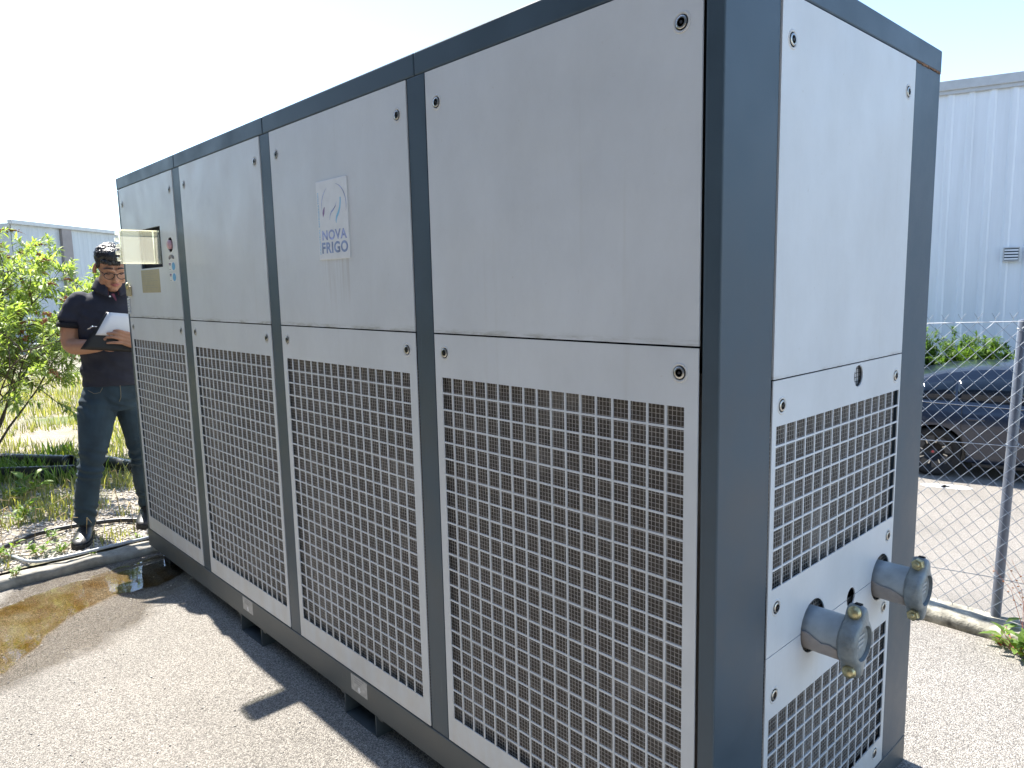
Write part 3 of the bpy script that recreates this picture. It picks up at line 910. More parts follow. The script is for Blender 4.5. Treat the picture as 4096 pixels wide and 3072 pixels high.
text('lettering', 'NOVA', npx0 + 0.026, npz0 + 0.060, 0.031, 0.150, M['ink_blue'], npl, 0, 0.035)
text('lettering', 'FRIGO', npx0 + 0.021, npz0 + 0.019, 0.035, 0.158, M['ink_deep'], npl, 0, 0.035)
text('lettering', 'INDUSTRIAL REFRIGERATION', npx0 + 0.0155, npz0 + 0.018, 0.0085, 0.190, M['ink_cyan'], npl, 1, 0.01)
def swoosh(pts, ws, mat):
    mb = MB(); V = []; n = len(pts)
    for i, (x, z) in enumerate(pts):
        a = Vector(pts[max(i - 1, 0)]); b_ = Vector(pts[min(i + 1, n - 1)])
        t = (b_ - a).normalized(); q = Vector((-t.y, t.x)) * ws[i]
        V += [(npx0 + x + q.x, yf - 0.0003, npz0 + z + q.y), (npx0 + x - q.x, yf - 0.0003, npz0 + z - q.y)]
    mb.add(V, [(2 * i, 2 * i + 1, 2 * i + 3, 2 * i + 2) for i in range(n - 1)])
    return mb.build('emblem_stroke', mat, npl)
cxp, czp, rx_, rz_ = 0.106, 0.162, 0.074, 0.066
def arcp(a0, a1, n=16): return [(cxp + rx_ * math.cos(rad(a0 + (a1 - a0) * k / (n - 1))), czp + rz_ * math.sin(rad(a0 + (a1 - a0) * k / (n - 1)))) for k in range(n)]
tap = lambda n, w: [w * math.sin(PI * (k + 0.4) / n) for k in range(n)]
swoosh(arcp(195, 120), tap(16, 0.0016), M['ink_blue'])
swoosh(arcp(78, -20), tap(16, 0.0018), M['ink_blue'])
swoosh([(0.050, 0.163), (0.044, 0.151), (0.041, 0.143), (0.038, 0.132)], [0.0008, 0.0055, 0.0055, 0.0006], M['ink_plum'])
swoosh([(0.124, 0.172), (0.118, 0.161), (0.104, 0.151), (0.090, 0.144), (0.082, 0.134), (0.078, 0.120)], [0.0005, 0.0014, 0.0026, 0.0026, 0.0016, 0.0004], M['ink_blue'])
swoosh([(0.148, 0.184), (0.147, 0.170), (0.143, 0.155), (0.134, 0.140), (0.122, 0.128), (0.117, 0.117), (0.117, 0.108)], [0.0032, 0.0032, 0.0036, 0.0046, 0.0046, 0.003, 0.0006], M['ink_cyan'])

# ---- base labels with arrow
for x0, x1 in ((-2.292, -2.192), (-1.396, -1.295)):
    yb = -0.002
    st = MB().box(x0, x1, yb - 0.0006, yb - 0.0001, 0.115, 0.172).build('base_label', M['tape'], CH)
    cx = (x0 + x1) / 2
    mb = MB(); mb.add([(cx - 0.005, yb - 0.001, 0.138), (cx + 0.005, yb - 0.001, 0.138), (cx + 0.005, yb - 0.001, 0.128), (cx + 0.011, yb - 0.001, 0.128), (cx, yb - 0.001, 0.117), (cx - 0.011, yb - 0.001, 0.128), (cx - 0.005, yb - 0.001, 0.128)], [(0, 1, 2, 3, 4, 5, 6)])
    mb.build('arrow_mark', M['white'], st)
    for k in range(3):
        MB().box(x0 + 0.02, x1 - 0.02 - 0.01 * k, yb - 0.001, yb - 0.0007, 0.163 - k * 0.008, 0.1655 - k * 0.008).build('label_mark', M['grey_ink'], st)

# ---- pipe stubs with grooved couplings and end caps
def pipe_stub(c, hexnut):
    y, z = c
    z -= 0.004
    pr = 0.0485
    root = empty('pipe_stub'); root.parent = CH
    mb = MB(); mb.lathe([(-0.10, pr), (0.105, pr), (0.105, pr - 0.005), (-0.10, pr - 0.005)], (0, y, z), (1, 0, 0), 40, True)
    mb.build('pipe', M['pipe'], root, True).data.set_sharp_from_angle(angle=rad(40))
    # wrap covering the lower part, ragged edge
    V = []; n = 46; L = 9
    for i in range(L):
        x = -0.055 + i * (0.133 / (L - 1))
        for k in range(n):
            t = k / (n - 1)
            a0 = rad(172 + 22 * (x / 0.08) + 10 * noise.noise(Vector((x * 40, y * 9, 1)))); a1 = rad(372 - 30 * (x / 0.08) + 9 * noise.noise(Vector((x * 35, y * 9, 5))))
            an = a0 + (a1 - a0) * t
            rr = pr + 0.0022 + 0.0008 * noise.noise(Vector((x * 60, an * 4, y)))
            # angle measured so that 270 deg is straight down, 180 towards -y
            V.append((x, y + rr * math.cos(an), z + rr * math.sin(an)))
    F = [(i * n + k, i * n + k + 1, (i + 1) * n + k + 1, (i + 1) * n + k) for i in range(L - 1) for k in range(n - 1)]
    mb = MB(); mb.add(V, F)
    wr = mb.build('pipe_wrap', M['sleeve'], root, True)
    sm = wr.modifiers.new('t', 'SOLIDIFY'); sm.thickness = 0.0012; sm.offset = 1
    # coupling housing: outline with two bolt pads, extruded along x with rounded edges
    def outline(r0, padr, padz, sx):
        pts = []
        n = 64
        for k in range(n):
            a = 2 * PI * k / n
            cy, cz = math.cos(a), math.sin(a)
            # support of circle r0 and pads (capsule along z)
            rr = r0
            best = rr
            for s in (1, -1):
                # ray vs pad circle centred (0, s*padz)
                bq = s * padz * cz
                disc_ = bq * bq - (padz * padz - padr * padr)
                if disc_ > 0:
                    t = bq + math.sqrt(disc_)
                    best = max(best, t)
            pts.append((cy * best * sx, cz * best))
        # soften
        for _ in range(2):
            pts = [((pts[k - 1][0] + 2 * pts[k][0] + pts[(k + 1) % n][0]) / 4, (pts[k - 1][1] + 2 * pts[k][1] + pts[(k + 1) % n][1]) / 4) for k in range(n)]
        return pts
    op = outline(0.0555, 0.0185, 0.0665, 1.0)
    xc0, xc1 = 0.076, 0.117
    rings = []
    tl = rad(-7)
    def ring(x, sc, inner=None):
        R = []
        for (u, v) in op:
            if inner is not None:
                a = math.atan2(v, u); uu, vv2 = inner * math.cos(a), inner * math.sin(a)
            else:
                l = math.hypot(u, v); k2 = (l - sc) / l; uu, vv2 = u * k2, v * k2
            R.append(Vector((x, y + uu * math.cos(tl) - vv2 * math.sin(tl), z + uu * math.sin(tl) + vv2 * math.cos(tl))))
        return R
    rings = [ring(xc0, 0, pr + 0.001), ring(xc0, 0.009), ring(xc0 + 0.003, 0.003), ring(xc0 + 0.011, 0.0), ring(xc1 - 0.012, 0.0), ring(xc1 - 0.004, 0.003), ring(xc1, 0.010), ring(xc1 + 0.001, 0, 0.0400), ring(xc1 - 0.010, 0, 0.0390)]
    cp = MB().loft(rings, False)
    hs = cp.build('coupling', M['cast'], root, True); hs.data.set_sharp_from_angle(angle=rad(48))
    # split line of the two halves (ears) - dark slots at both ends
    for s in (1, -1):
        zz = s * 0.0730
        p = Vector((0, -zz * math.sin(tl), zz * math.cos(tl)))
        MB().box(xc0 + 0.014, xc1 - 0.012, y + p.y - 0.002, y + p.y + 0.008, z + p.z - 0.010, z + p.z + s * 0.0112).build('split_gap', M['black'], hs)
        zz = s * 0.0665
        p = Vector(((xc0 + xc1) / 2, y - zz * math.sin(tl), z + zz * math.cos(tl)))
        ax = Vector((0, -math.cos(tl), -math.sin(tl)))
        if hexnut:
            MB().lathe([(0.012, 0.0150), (0.027, 0.0150), (0.0285, 0.0132), (0.0285, 0.0001)], p, ax, 6).build('nut', M['brass'], hs)
            MB().lathe([(0.02, 0.0070), (0.036, 0.0070), (0.037, 0.0055), (0.037, 0.0001)], p, ax, 14).build('bolt_end', M['brass'], hs, True)
        else:
            MB().lathe([(0.012, 0.0150), (0.018, 0.0150), (0.023, 0.0132), (0.0262, 0.009), (0.0275, 0.0001)], p, ax, 20).build('bolt_head', M['brass'], hs, True)
    cap = MB().lathe([(xc1 - 0.020, 0.0386), (xc1 - 0.009, 0.0386), (xc1 - 0.0065, 0.0365), (xc1 - 0.006, 0.031), (xc1 - 0.0075, 0.028), (xc1 - 0.0075, 0.0001)], (0, y, z), (1, 0, 0), 40).build('end_cap', M['cast'], root, True)
    cap.data.set_sharp_from_angle(angle=rad(40))
    for k in range(3):
        MB().box(xc1 - 0.0074, xc1 - 0.0062, y - 0.018 + 0.002 * k, y + 0.018 - 0.003 * k, z + 0.012 - k * 0.011, z + 0.017 - k * 0.011).build('cast_mark', M['pipe'], cap)
    return root
pipe_stub((P1C[0], P1C[1]), False)
pipe_stub((P2C[0], P2C[1]), True)

# ------------------------------------------------------------------ the man with the clipboard
MP0 = Vector((-4.10, -0.08, 0.05))
MF = Vector((0.9751, -0.2217, 0)); MR = Vector((0.2217, 0.9751, 0)); MU = Vector((0, 0, 1))
MROT = math.atan2(MR.y, MR.x)
man = empty('person', MP0, MROT)     # local x = to the right in the picture, local -y = towards the camera
tag(man, 'man in navy polo and dark jeans reading a clipboard beside the cabinet', 'person')
def L(r, d, z): return Vector((r, -d, z))

def eloft(mb, secs, n=20):
    """secs: (centre, half width along x, half depth along y, tilt axis none)"""
    rings = []
    for (c, a, b_) in secs:
        rings.append([Vector((c.x + a * math.cos(2 * PI * k / n), c.y + b_ * math.sin(2 * PI * k / n), c.z)) for k in range(n)])
    mb.loft(rings)
def limb(mb, pts, rs, n=14):
    """smooth chain, rounded ends"""
    P = [Vector(p) for p in pts]
    pts2 = []; rs2 = []
    for i in range(len(P) - 1):
        for t in (0, 0.25, 0.5, 0.75):
            p0 = P[max(i - 1, 0)]; p1 = P[i]; p2 = P[i + 1]; p3 = P[min(i + 2, len(P) - 1)]
            q = 0.5 * ((2 * p1) + (p2 - p0) * t + (2 * p0 - 5 * p1 + 4 * p2 - p3) * t * t + (3 * p1 - p0 - 3 * p2 + p3) * t ** 3)
            pts2.append(q); rs2.append(rs[i] * (1 - t) + rs[i + 1] * t)
    pts2.append(P[-1]); rs2.append(rs[-1])
    d0 = (pts2[0] - pts2[1]).normalized(); d1 = (pts2[-1] - pts2[-2]).normalized()
    pts2 = [pts2[0] + d0 * rs2[0] * 0.9, pts2[0] + d0 * rs2[0] * 0.55] + pts2 + [pts2[-1] + d1 * rs2[-1] * 0.55, pts2[-1] + d1 * rs2[-1] * 0.9]
    rs2 = [rs2[0] * 0.35, rs2[0] * 0.82] + rs2 + [rs2[-1] * 0.82, rs2[-1] * 0.35]
    mb.tube(pts2, rs2, n)
def ball(mb, c, rx, ry, rz, rot=None, n=16):
    V = []; F = []
    m_ = n // 2
    for i in range(1, m_):
        th = PI * i / m_
        for k in range(n):
            ph = 2 * PI * k / n
            p = Vector((rx * math.sin(th) * math.cos(ph), ry * math.sin(th) * math.sin(ph), rz * math.cos(th)))
            if rot is not None: p = rot @ p
            V.append(Vector(c) + p)
    top = Vector((0, 0, rz)); bot = Vector((0, 0, -rz))
    if rot is not None: top = rot @ top; bot = rot @ bot
    V += [Vector(c) + top, Vector(c) + bot]
    for i in range(m_ - 2):
        for k in range(n):
            F.append((i * n + k, i * n + (k + 1) % n, (i + 1) * n + (k + 1) % n, (i + 1) * n + k))
    t = len(V) - 2
    for k in range(n):
        F.append((t, (k + 1) % n, k)); F.append((t + 1, (m_ - 2) * n + k, (m_ - 2) * n + (k + 1) % n))
    mb.add(V, F)
def fuse(mb, name, mat, parent, vox, wr=None, smooth_it=2):
    me = mb.mesh(name)
    o = bpy.data.objects.new('tmp', me); COL.objects.link(o)
    md = o.modifiers.new('r', 'REMESH'); md.mode = 'VOXEL'; md.voxel_size = vox
    if smooth_it:
        s_ = o.modifiers.new('s', 'SMOOTH'); s_.iterations = smooth_it; s_.factor = 0.5
    bpy.context.view_layer.update()
    m2 = bpy.data.meshes.new_from_object(o.evaluated_get(bpy.context.evaluated_depsgraph_get()))
    bpy.data.objects.remove(o, do_unlink=True)
    if wr:
        nrm = np.empty(len(m2.vertices) * 3); m2.vertices.foreach_get('normal', nrm); nrm = nrm.reshape(-1, 3)
        co = np.empty(len(m2.vertices) * 3); m2.vertices.foreach_get('co', co); co = co.reshape(-1, 3)
        dsp = np.array([wr(Vector(c)) for c in co])
        co += nrm * dsp[:, None]
        m2.vertices.foreach_set('co', co.ravel())
    m2.materials.clear(); m2.update()
    return link(name, m2, mat, parent, True)

# joints (r to the right in the picture, d towards the camera, z above his ground)
HC = L(0.150, 0.070, 1.575)
hrot = Euler((rad(24), 0, rad(9)), 'XYZ').to_matrix()     # bowed, turned slightly to the right of the picture
def H(x, f, z): return HC + hrot @ Vector((x, -f, z))      # head frame: f forward
body = MB()
# torso, pelvis, legs (inside the clothes)
eloft(body, [(L(0.13, -0.03, 0.86), 0.13, 0.085), (L(0.13, -0.03, 0.95), 0.145, 0.10), (L(0.13, -0.02, 1.08), 0.14, 0.10), (L(0.135, -0.02, 1.22), 0.155, 0.105), (L(0.14, -0.02, 1.34), 0.165, 0.10), (L(0.14, -0.02, 1.40), 0.14, 0.075), (L(0.142, -0.01, 1.44), 0.075, 0.06)])
limb(body, [L(0.145, -0.005, 1.42), L(0.147, 0.03, 1.49), L(0.15, 0.055, 1.55)], [0.056, 0.051, 0.05])
legR = [L(0.055, -0.03, 0.86), L(-0.005, 0.02, 0.66), L(-0.038, 0.06, 0.47), L(-0.085, 0.05, 0.27), L(-0.105, 0.055, 0.08)]
legL = [L(0.205, -0.04, 0.86), L(0.212, -0.05, 0.66), L(0.222, -0.05, 0.46), L(0.228, -0.10, 0.27), L(0.235, -0.13, 0.09)]
limb(body, legR, [0.085, 0.075, 0.052, 0.05, 0.036]); limb(body, legL, [0.085, 0.075, 0.052, 0.05, 0.036])
# arms
armR = [L(-0.030, -0.03, 1.355), L(-0.078, -0.03, 1.26), L(-0.090, -0.015, 1.140), L(-0.02, 0.10, 1.128), L(0.06, 0.185, 1.135)]
armL = [L(0.313, -0.03, 1.355), L(0.365, -0.03, 1.26), L(0.385, 0.0, 1.125), L(0.31, 0.15, 1.125), L(0.245, 0.255, 1.15)]
for a in (armR, armL): limb(body, a, [0.046, 0.054, 0.050, 0.043, 0.029])
# left hand: palm, four fingers over the page, thumb behind the board
def seg_hand(palm0, palm1, w, fingers, thumb):
    p0, p1 = Vector(palm0), Vector(palm1)
    for q in (-0.36, -0.12, 0.12, 0.36):
        off = Vector((0, 0, w * q))
        limb(body, [p0 + off * 0.7, (p0 + p1) / 2 + off, p1 + off], [0.0145, 0.0145, 0.012], 8)
    for f in fingers: limb(body, f, [0.0098, 0.0092, 0.0084, 0.0072], 8)
    limb(body, thumb, [0.0125, 0.0108, 0.009], 8)
D = 0.292
seg_hand(L(0.235, 0.265, 1.152), L(0.170, 0.286, 1.178), 0.084,
    [[L(0.170, 0.288, 1.212), L(0.150, D + 0.004, 1.220), L(0.136, D, 1.222), L(0.126, D - 0.006, 1.221)],
     [L(0.166, 0.290, 1.190), L(0.138, D + 0.006, 1.203), L(0.112, D + 0.002, 1.208), L(0.092, D - 0.006, 1.208)],
     [L(0.164, 0.290, 1.170), L(0.134, D + 0.008, 1.182), L(0.108, D + 0.004, 1.187), L(0.086, D - 0.004, 1.187)],
     [L(0.165, 0.288, 1.150), L(0.138, D + 0.008, 1.154), L(0.114, D + 0.006, 1.156), L(0.088, D - 0.002, 1.155)]],
    [L(0.215, 0.255, 1.185), L(0.190, 0.232, 1.215), L(0.165, 0.222, 1.235)])
# right hand under the board
seg_hand(L(0.075, 0.195, 1.138), L(0.130, 0.215, 1.142), 0.075,
    [[L(0.132, 0.212, 1.165), L(0.155, 0.212, 1.172), L(0.175, 0.214, 1.176), L(0.190, 0.216, 1.178)],
     [L(0.135, 0.212, 1.150), L(0.160, 0.212, 1.154), L(0.182, 0.214, 1.157), L(0.198, 0.216, 1.158)],
     [L(0.135, 0.214, 1.134), L(0.160, 0.215, 1.136), L(0.180, 0.217, 1.138), L(0.195, 0.219, 1.139)],
     [L(0.130, 0.217, 1.118), L(0.152, 0.219, 1.119), L(0.168, 0.221, 1.120), L(0.180, 0.222, 1.120)]],
    [L(0.085, 0.215, 1.150), L(0.075, 0.245, 1.165), L(0.080, 0.262, 1.178)])
# head
ball(body, H(0, -0.012, 0.035), 0.076, 0.094, 0.086, hrot, 22)
ball(body, H(0, 0.028, -0.020), 0.066, 0.066, 0.085, hrot, 20)
ball(body, H(0, 0.040, -0.074), 0.047, 0.050, 0.040, hrot, 18)
ball(body, H(0, 0.070, -0.098), 0.024, 0.020, 0.017, hrot, 14)
for s in (-1, 1):
    ball(body, H(0.040 * s, 0.055, -0.030), 0.026, 0.030, 0.030, hrot, 14)
    ball(body, H(0.052 * s, 0.010, -0.070), 0.017, 0.036, 0.032, hrot, 14)
    ball(body, H(0.084 * s, -0.012, -0.004), 0.011, 0.020, 0.034, hrot @ Euler((0, rad(-12 * s), rad(22 * s))).to_matrix(), 14)
    ball(body, H(0.081 * s, -0.006, -0.026), 0.006, 0.009, 0.012, hrot, 10)
    limb(body, [H(0.012 * s, 0.090, 0.022), H(0.035 * s, 0.086, 0.026), H(0.055 * s, 0.070, 0.020)], [0.010, 0.010, 0.009], 8)
    ball(body, H(0.011 * s, 0.098, -0.040), 0.0085, 0.010, 0.008, hrot, 10)
limb(body, [H(0, 0.090, 0.012), H(0, 0.099, -0.010), H(0, 0.109, -0.034)], [0.0085, 0.0095, 0.0115], 10)
ball(body, H(0, 0.086, -0.064), 0.024, 0.012, 0.013, hrot, 12)
bodyo = fuse(body, 'body', M['skin'], man, 0.0042, None, 2)
# lips, brows, lashes, stubble
mb = MB()
limb(mb, [H(-0.022, 0.090, -0.0625), H(-0.008, 0.0985, -0.0600), H(0.008, 0.0985, -0.0600), H(0.022, 0.090, -0.0625)], [0.0022, 0.0042, 0.0042, 0.0022], 8)
limb(mb, [H(-0.020, 0.090, -0.0665), H(-0.007, 0.0975, -0.0695), H(0.007, 0.0975, -0.0695), H(0.020, 0.090, -0.0665)], [0.0022, 0.0052, 0.0052, 0.0022], 8)
mb.build('lips', M['lip'], man, True)
for s in (-1, 1):
    mb = MB(); limb(mb, [H(0.015 * s, 0.0985, 0.034), H(0.035 * s, 0.0955, 0.036), H(0.055 * s, 0.079, 0.026)], [0.0032, 0.0036, 0.0022], 8)
    mb.build('eyebrow', M['hair'], man, True)
    mb = MB(); limb(mb, [H(0.018 * s, 0.083, 0.002), H(0.033 * s, 0.087, -0.003), H(0.048 * s, 0.078, 0.001)], [0.0020, 0.0026, 0.0018], 8)
    mb.build('eyelashes', M['hair'], man, True)
# hair: short curls
hair = MB()
ball(hair, H(0, -0.022, 0.060), 0.084, 0.096, 0.078, hrot, 26)
ball(hair, H(0, 0.030, 0.092), 0.066, 0.062, 0.042, hrot, 18)
ball(hair, H(0, -0.066, 0.016), 0.070, 0.045, 0.070, hrot, 18)
for s in (-1, 1): ball(hair, H(0.070 * s, 0.012, 0.036), 0.011, 0.020, 0.030, hrot, 12)
for k in range(260):
    u = random.uniform(-1, 1); ph = random.uniform(0, 2 * PI); t = random.uniform(0.1, 1)
    q = Vector((math.cos(ph) * math.sqrt(1 - t * t), math.sin(ph) * math.sqrt(1 - t * t), t))
    p = H(q.x * 0.078, -0.018 + q.y * 0.092, 0.062 + q.z * 0.072)
    if q.y > 0.6 and q.z < 0.3: continue
    ball(hair, p, 0.0095, 0.0095, 0.009, None, 8)
for k in range(16):
    x = -0.06 + 0.12 * k / 15
    ball(hair, H(x, 0.082 - 3.5 * x * x + random.uniform(-0.004, 0.004), 0.066 + random.uniform(-0.008, 0.006)), 0.012, 0.010, 0.013, None, 8)
def curl(c): return 0.0035 * abs(noise.noise(c * 130)) + 0.003 * noise.noise(c * 260)
fuse(hair, 'hair', M['hair'], man, 0.0032, curl, 1)
# glasses
gl = empty('glasses'); gl.parent = man
for s in (-1, 1):
    pts = [H(0.033 * s + 0.0245 * math.cos(a) * (1 + 0.08 * math.cos(2 * a)), 0.106 - 0.006 * abs(math.cos(a)) * (1 if s * math.cos(a) > 0 else 0), -0.006 + 0.020 * math.sin(a)) for a in np.linspace(0, 2 * PI, 25)]
    mb = MB(); mb.tube(pts, 0.0021, 6, False); mb.build('rim', M['glasses'], gl, True)
    mb = MB(); mb.tube([H(0.058 * s, 0.100, 0.004), H(0.074 * s, 0.060, 0.010), H(0.080 * s, -0.005, 0.012)], 0.0018, 6); mb.build('temple', M['glasses'], gl, True)
mb = MB(); mb.tube([H(-0.011, 0.107, 0.003), H(0, 0.110, 0.006), H(0.011, 0.107, 0.003)], 0.0020, 6); mb.build('bridge', M['glasses'], gl, True)

# polo shirt
def wr_polo(c):
    w = 0.006 * noise.noise(Vector((c.x * 9, c.y * 9, c.z * 16))) + 0.004 * noise.noise(Vector((c.x * 26 + c.z * 22, c.y * 20, c.z * 26)))
    return w + 0.004 * math.sin(c.z * 60 + c.x * 18 + 3 * noise.noise(c * 7)) * (1 if c.z < 1.12 else 0.35)
polo = MB()
eloft(polo, [(L(0.125, -0.03, 0.885), 0.178, 0.132), (L(0.125, -0.03, 0.94), 0.184, 0.138), (L(0.125, -0.025, 1.02), 0.182, 0.136), (L(0.13, -0.02, 1.12), 0.182, 0.134), (L(0.135, -0.02, 1.23), 0.192, 0.134), (L(0.14, -0.02, 1.33), 0.196, 0.124), (L(0.14, -0.025, 1.385), 0.184, 0.105), (L(0.142, -0.02, 1.43), 0.125, 0.082), (L(0.143, -0.012, 1.462), 0.078, 0.066)], 28)
limb(polo, [L(-0.020, -0.028, 1.385), L(-0.052, -0.03, 1.34), L(-0.076, -0.028, 1.305), L(-0.086, -0.026, 1.292)], [0.066, 0.069, 0.066, 0.064], 18)
limb(polo, [L(0.300, -0.028, 1.385), L(0.335, -0.03, 1.34), L(0.362, -0.028, 1.305), L(0.370, -0.026, 1.292)], [0.066, 0.069, 0.066, 0.064], 18)
fuse(polo, 'polo_shirt', M['polo'], man, 0.007, wr_polo, 3)
for (c, t) in ((L(-0.086, -0.024, 1.262), Vector((-0.14, 0.0, -1))), (L(0.372, -0.024, 1.262), Vector((0.10, 0.0, -1)))):
    MB().lathe([(-0.026, 0.0675), (0.004, 0.0680), (0.004, 0.056), (-0.026, 0.056)], c, -t, 24, True).build('sleeve_band', M['polo_dark'], man, True)
# collar: folded band open at the front, plaid lining inside
def collar(r0, r1, z0, z1, f0, mat, name, a_open):
    V = []; n = 40
    for i in range(n + 1):
        a = rad(-90 + a_open) + rad(360 - 2 * a_open) * i / n      # opening towards the camera (-y)
        for k in range(5):
            t = k / 4
            rr = r0 + (r1 - r0) * t
            fr = max(0, -math.sin(a)) ** 2
            zz = z0 + (z1 - z0) * t - 0.050 * fr * (0.35 + 0.65 * t) + 0.012 * (1 - fr) * (1 - t)
            V.append(L(0.146, 0.004, 0) + Vector((rr * math.cos(a) * 1.06, rr * math.sin(a) * 0.98 - 0.012 * fr, zz)))
    F = [(i * 5 + k, i * 5 + k + 1, (i + 1) * 5 + k + 1, (i + 1) * 5 + k) for i in range(n) for k in range(4)]
    mb = MB(); mb.add(V, F)
    o = mb.build(name, mat, man, True)
    md = o.modifiers.new('t', 'SOLIDIFY'); md.thickness = 0.004
    return o
collar(0.074, 0.104, 1.512, 1.458, 0, M['polo'], 'collar', 16)
collar(0.069, 0.072, 1.506, 1.462, 0, M['plaid'], 'collar_lining', 20)
# open placket with plaid edge and button
mb = MB(); mb.add([L(0.134, 0.108, 1.425), L(0.150, 0.108, 1.428), L(0.160, 0.119, 1.392), L(0.155, 0.121, 1.384)], [(0, 1, 2, 3)]); mb.build('placket', M['plaid'], man)
MB().lathe([(0, 0.005), (0.002, 0.005), (0.002, 0.0001)], L(0.127, 0.112, 1.412), (0, -1, 0), 12).build('button', M['white'], man)

# jeans
def wr_jean(c):
    kn = math.exp(-((c.z - 0.43) / 0.09) ** 2) + math.exp(-((c.z - 0.12) / 0.07) ** 2) + 0.5 * math.exp(-((c.z - 0.78) / 0.06) ** 2)
    return 0.004 * noise.noise(Vector((c.x * 12, c.y * 12, c.z * 10))) + 0.0075 * kn * math.sin(c.z * 115 + c.x * 40 + 5 * noise.noise(c * 9))
jn = MB()
eloft(jn, [(L(0.125, -0.03, 0.74), 0.140, 0.110), (L(0.125, -0.03, 0.80), 0.176, 0.122), (L(0.125, -0.03, 0.87), 0.178, 0.125), (L(0.125, -0.03, 0.93), 0.166, 0.118)], 24)
limb(jn, [L(0.045, -0.03, 0.84), L(0.005, 0.0, 0.73), L(-0.022, 0.035, 0.585), L(-0.046, 0.06, 0.46), L(-0.085, 0.052, 0.28), L(-0.112, 0.058, 0.105)], [0.108, 0.105, 0.086, 0.068, 0.065, 0.058], 20)
limb(jn, [L(0.205, -0.04, 0.84), L(0.207, -0.045, 0.70), L(0.214, -0.05, 0.58), L(0.222, -0.05, 0.45), L(0.230, -0.10, 0.27), L(0.238, -0.13, 0.125)], [0.104, 0.100, 0.086, 0.070, 0.068, 0.060], 20)
fuse(jn, 'jeans', M['jeans'], man, 0.007, wr_jean, 2)
mb = MB(); mb.tube([L(0.135, 0.098, 0.90), L(0.136, 0.099, 0.86), L(0.134, 0.096, 0.82), L(0.124, 0.090, 0.795)], 0.0022, 6); mb.build('fly_seam', M['thread'], man)
mb = MB(); mb.tube([L(-0.030, 0.062, 0.872), L(0.000, 0.083, 0.852), L(0.030, 0.092, 0.858), L(0.045, 0.095, 0.885)], 0.0016, 6); mb.build('pocket_seam', M['thread'], man)
# shoes
def shoe(heel, toe, name='shoe'):
    h, t = Vector(heel), Vector(toe)
    f = (t - h).normalized(); s = Vector((f.y, -f.x, 0)); ln = (t - h).length
    up = [(0.0, 0.030, 0.075), (0.08, 0.036, 0.098), (0.25, 0.040, 0.105), (0.40, 0.042, 0.090), (0.55, 0.046, 0.070), (0.72, 0.050, 0.058), (0.88, 0.044, 0.050), (0.97, 0.028, 0.038), (1.0, 0.012, 0.028)]
    rings = []; n = 18
    for (t_, w, hh) in up:
        c = h + f * (ln * t_)
        ring = []
        for k in range(n):
            a = 2 * PI * k / n
            zz = math.sin(a); xx = math.cos(a)
            z = 0.020 + (hh - 0.020) * (0.5 + 0.5 * zz)
            ww = w * (abs(xx) ** 0.75) * (1 if xx > 0 else -1) * (1 - 0.28 * max(0, zz))
            ring.append(Vector((c.x, c.y, 0)) + s * ww + Vector((0, 0, z)))
        rings.append(ring)
    sh = MB().loft(rings).build(name, M['leather'], man, True)
    rings = []
    for z, k in ((0.0, 0.96), (0.012, 1.05), (0.024, 1.03)):
        R = []
        for (t_, w, hh) in up: R.append(h + f * (ln * (0.5 + (t_ - 0.5) * (1.02 if k > 1 else 1.0))) + s * (w * k) + Vector((0, 0, z)))
        for (t_, w, hh) in reversed(up): R.append(h + f * (ln * (0.5 + (t_ - 0.5) * (1.02 if k > 1 else 1.0))) - s * (w * k) + Vector((0, 0, z)))
        rings.append([Vector((p.x, p.y, p.z)) for p in R])
    MB().loft(rings).build('sole', M['sole'], sh)
    for k in range(5):
        c = h + f * (ln * (0.40 + 0.055 * k)); zz = 0.098 - 0.0085 * k
        mb = MB(); mb.tube([c - s * 0.022 + Vector((0, 0, zz - 0.012)), c + Vector((0, 0, zz)), c + s * 0.022 + Vector((0, 0, zz - 0.012))], 0.0022, 5); mb.build('lace', M['trim'], sh)
    return sh
def flat(v): return Vector((v.x, v.y, 0.0))
shoe(flat(L(-0.098, 0.005, 0)), flat(L(-0.150, 0.285, 0)))
shoe(flat(L(0.232, -0.175, 0)), flat(L(0.190, 0.095, 0)))
man.location.z = 0.052

# clipboard folder, pages and pen held in his hands
cb = empty('clipboard', man.location, MROT)
tag(cb, "black clipboard folder with white pages held open in the man's hands", 'clipboard')
def quadgrid(P, n, bend, thick, name, mat, par):
    """P: four corners TL TR BR BL; bend displaces towards camera"""
    V = []
    for j in range(n + 1):
        for i in range(n + 1):
            u, v = i / n, j / n
            p = (Vector(P[0]) * (1 - u) + Vector(P[1]) * u) * (1 - v) + (Vector(P[3]) * (1 - u) + Vector(P[2]) * u) * v
            V.append(p + Vector((0, -bend(u, v), 0)))
    F = [(j * (n + 1) + i, j * (n + 1) + i + 1, (j + 1) * (n + 1) + i + 1, (j + 1) * (n + 1) + i) for j in range(n) for i in range(n)]
    mb = MB(); mb.add(V, F); o = mb.build(name, mat, par, True)
    md = o.modifiers.new('t', 'SOLIDIFY'); md.thickness = thick; md.offset = -1
    return o
quadgrid([L(0.098, 0.225, 1.326), L(0.285, 0.232, 1.302), L(0.262, 0.280, 1.088), L(-0.046, 0.262, 1.126)], 10, lambda u, v: 0.012 * math.sin(PI * v) * (1 - u), 0.004, 'cover', M['folder'], cb)
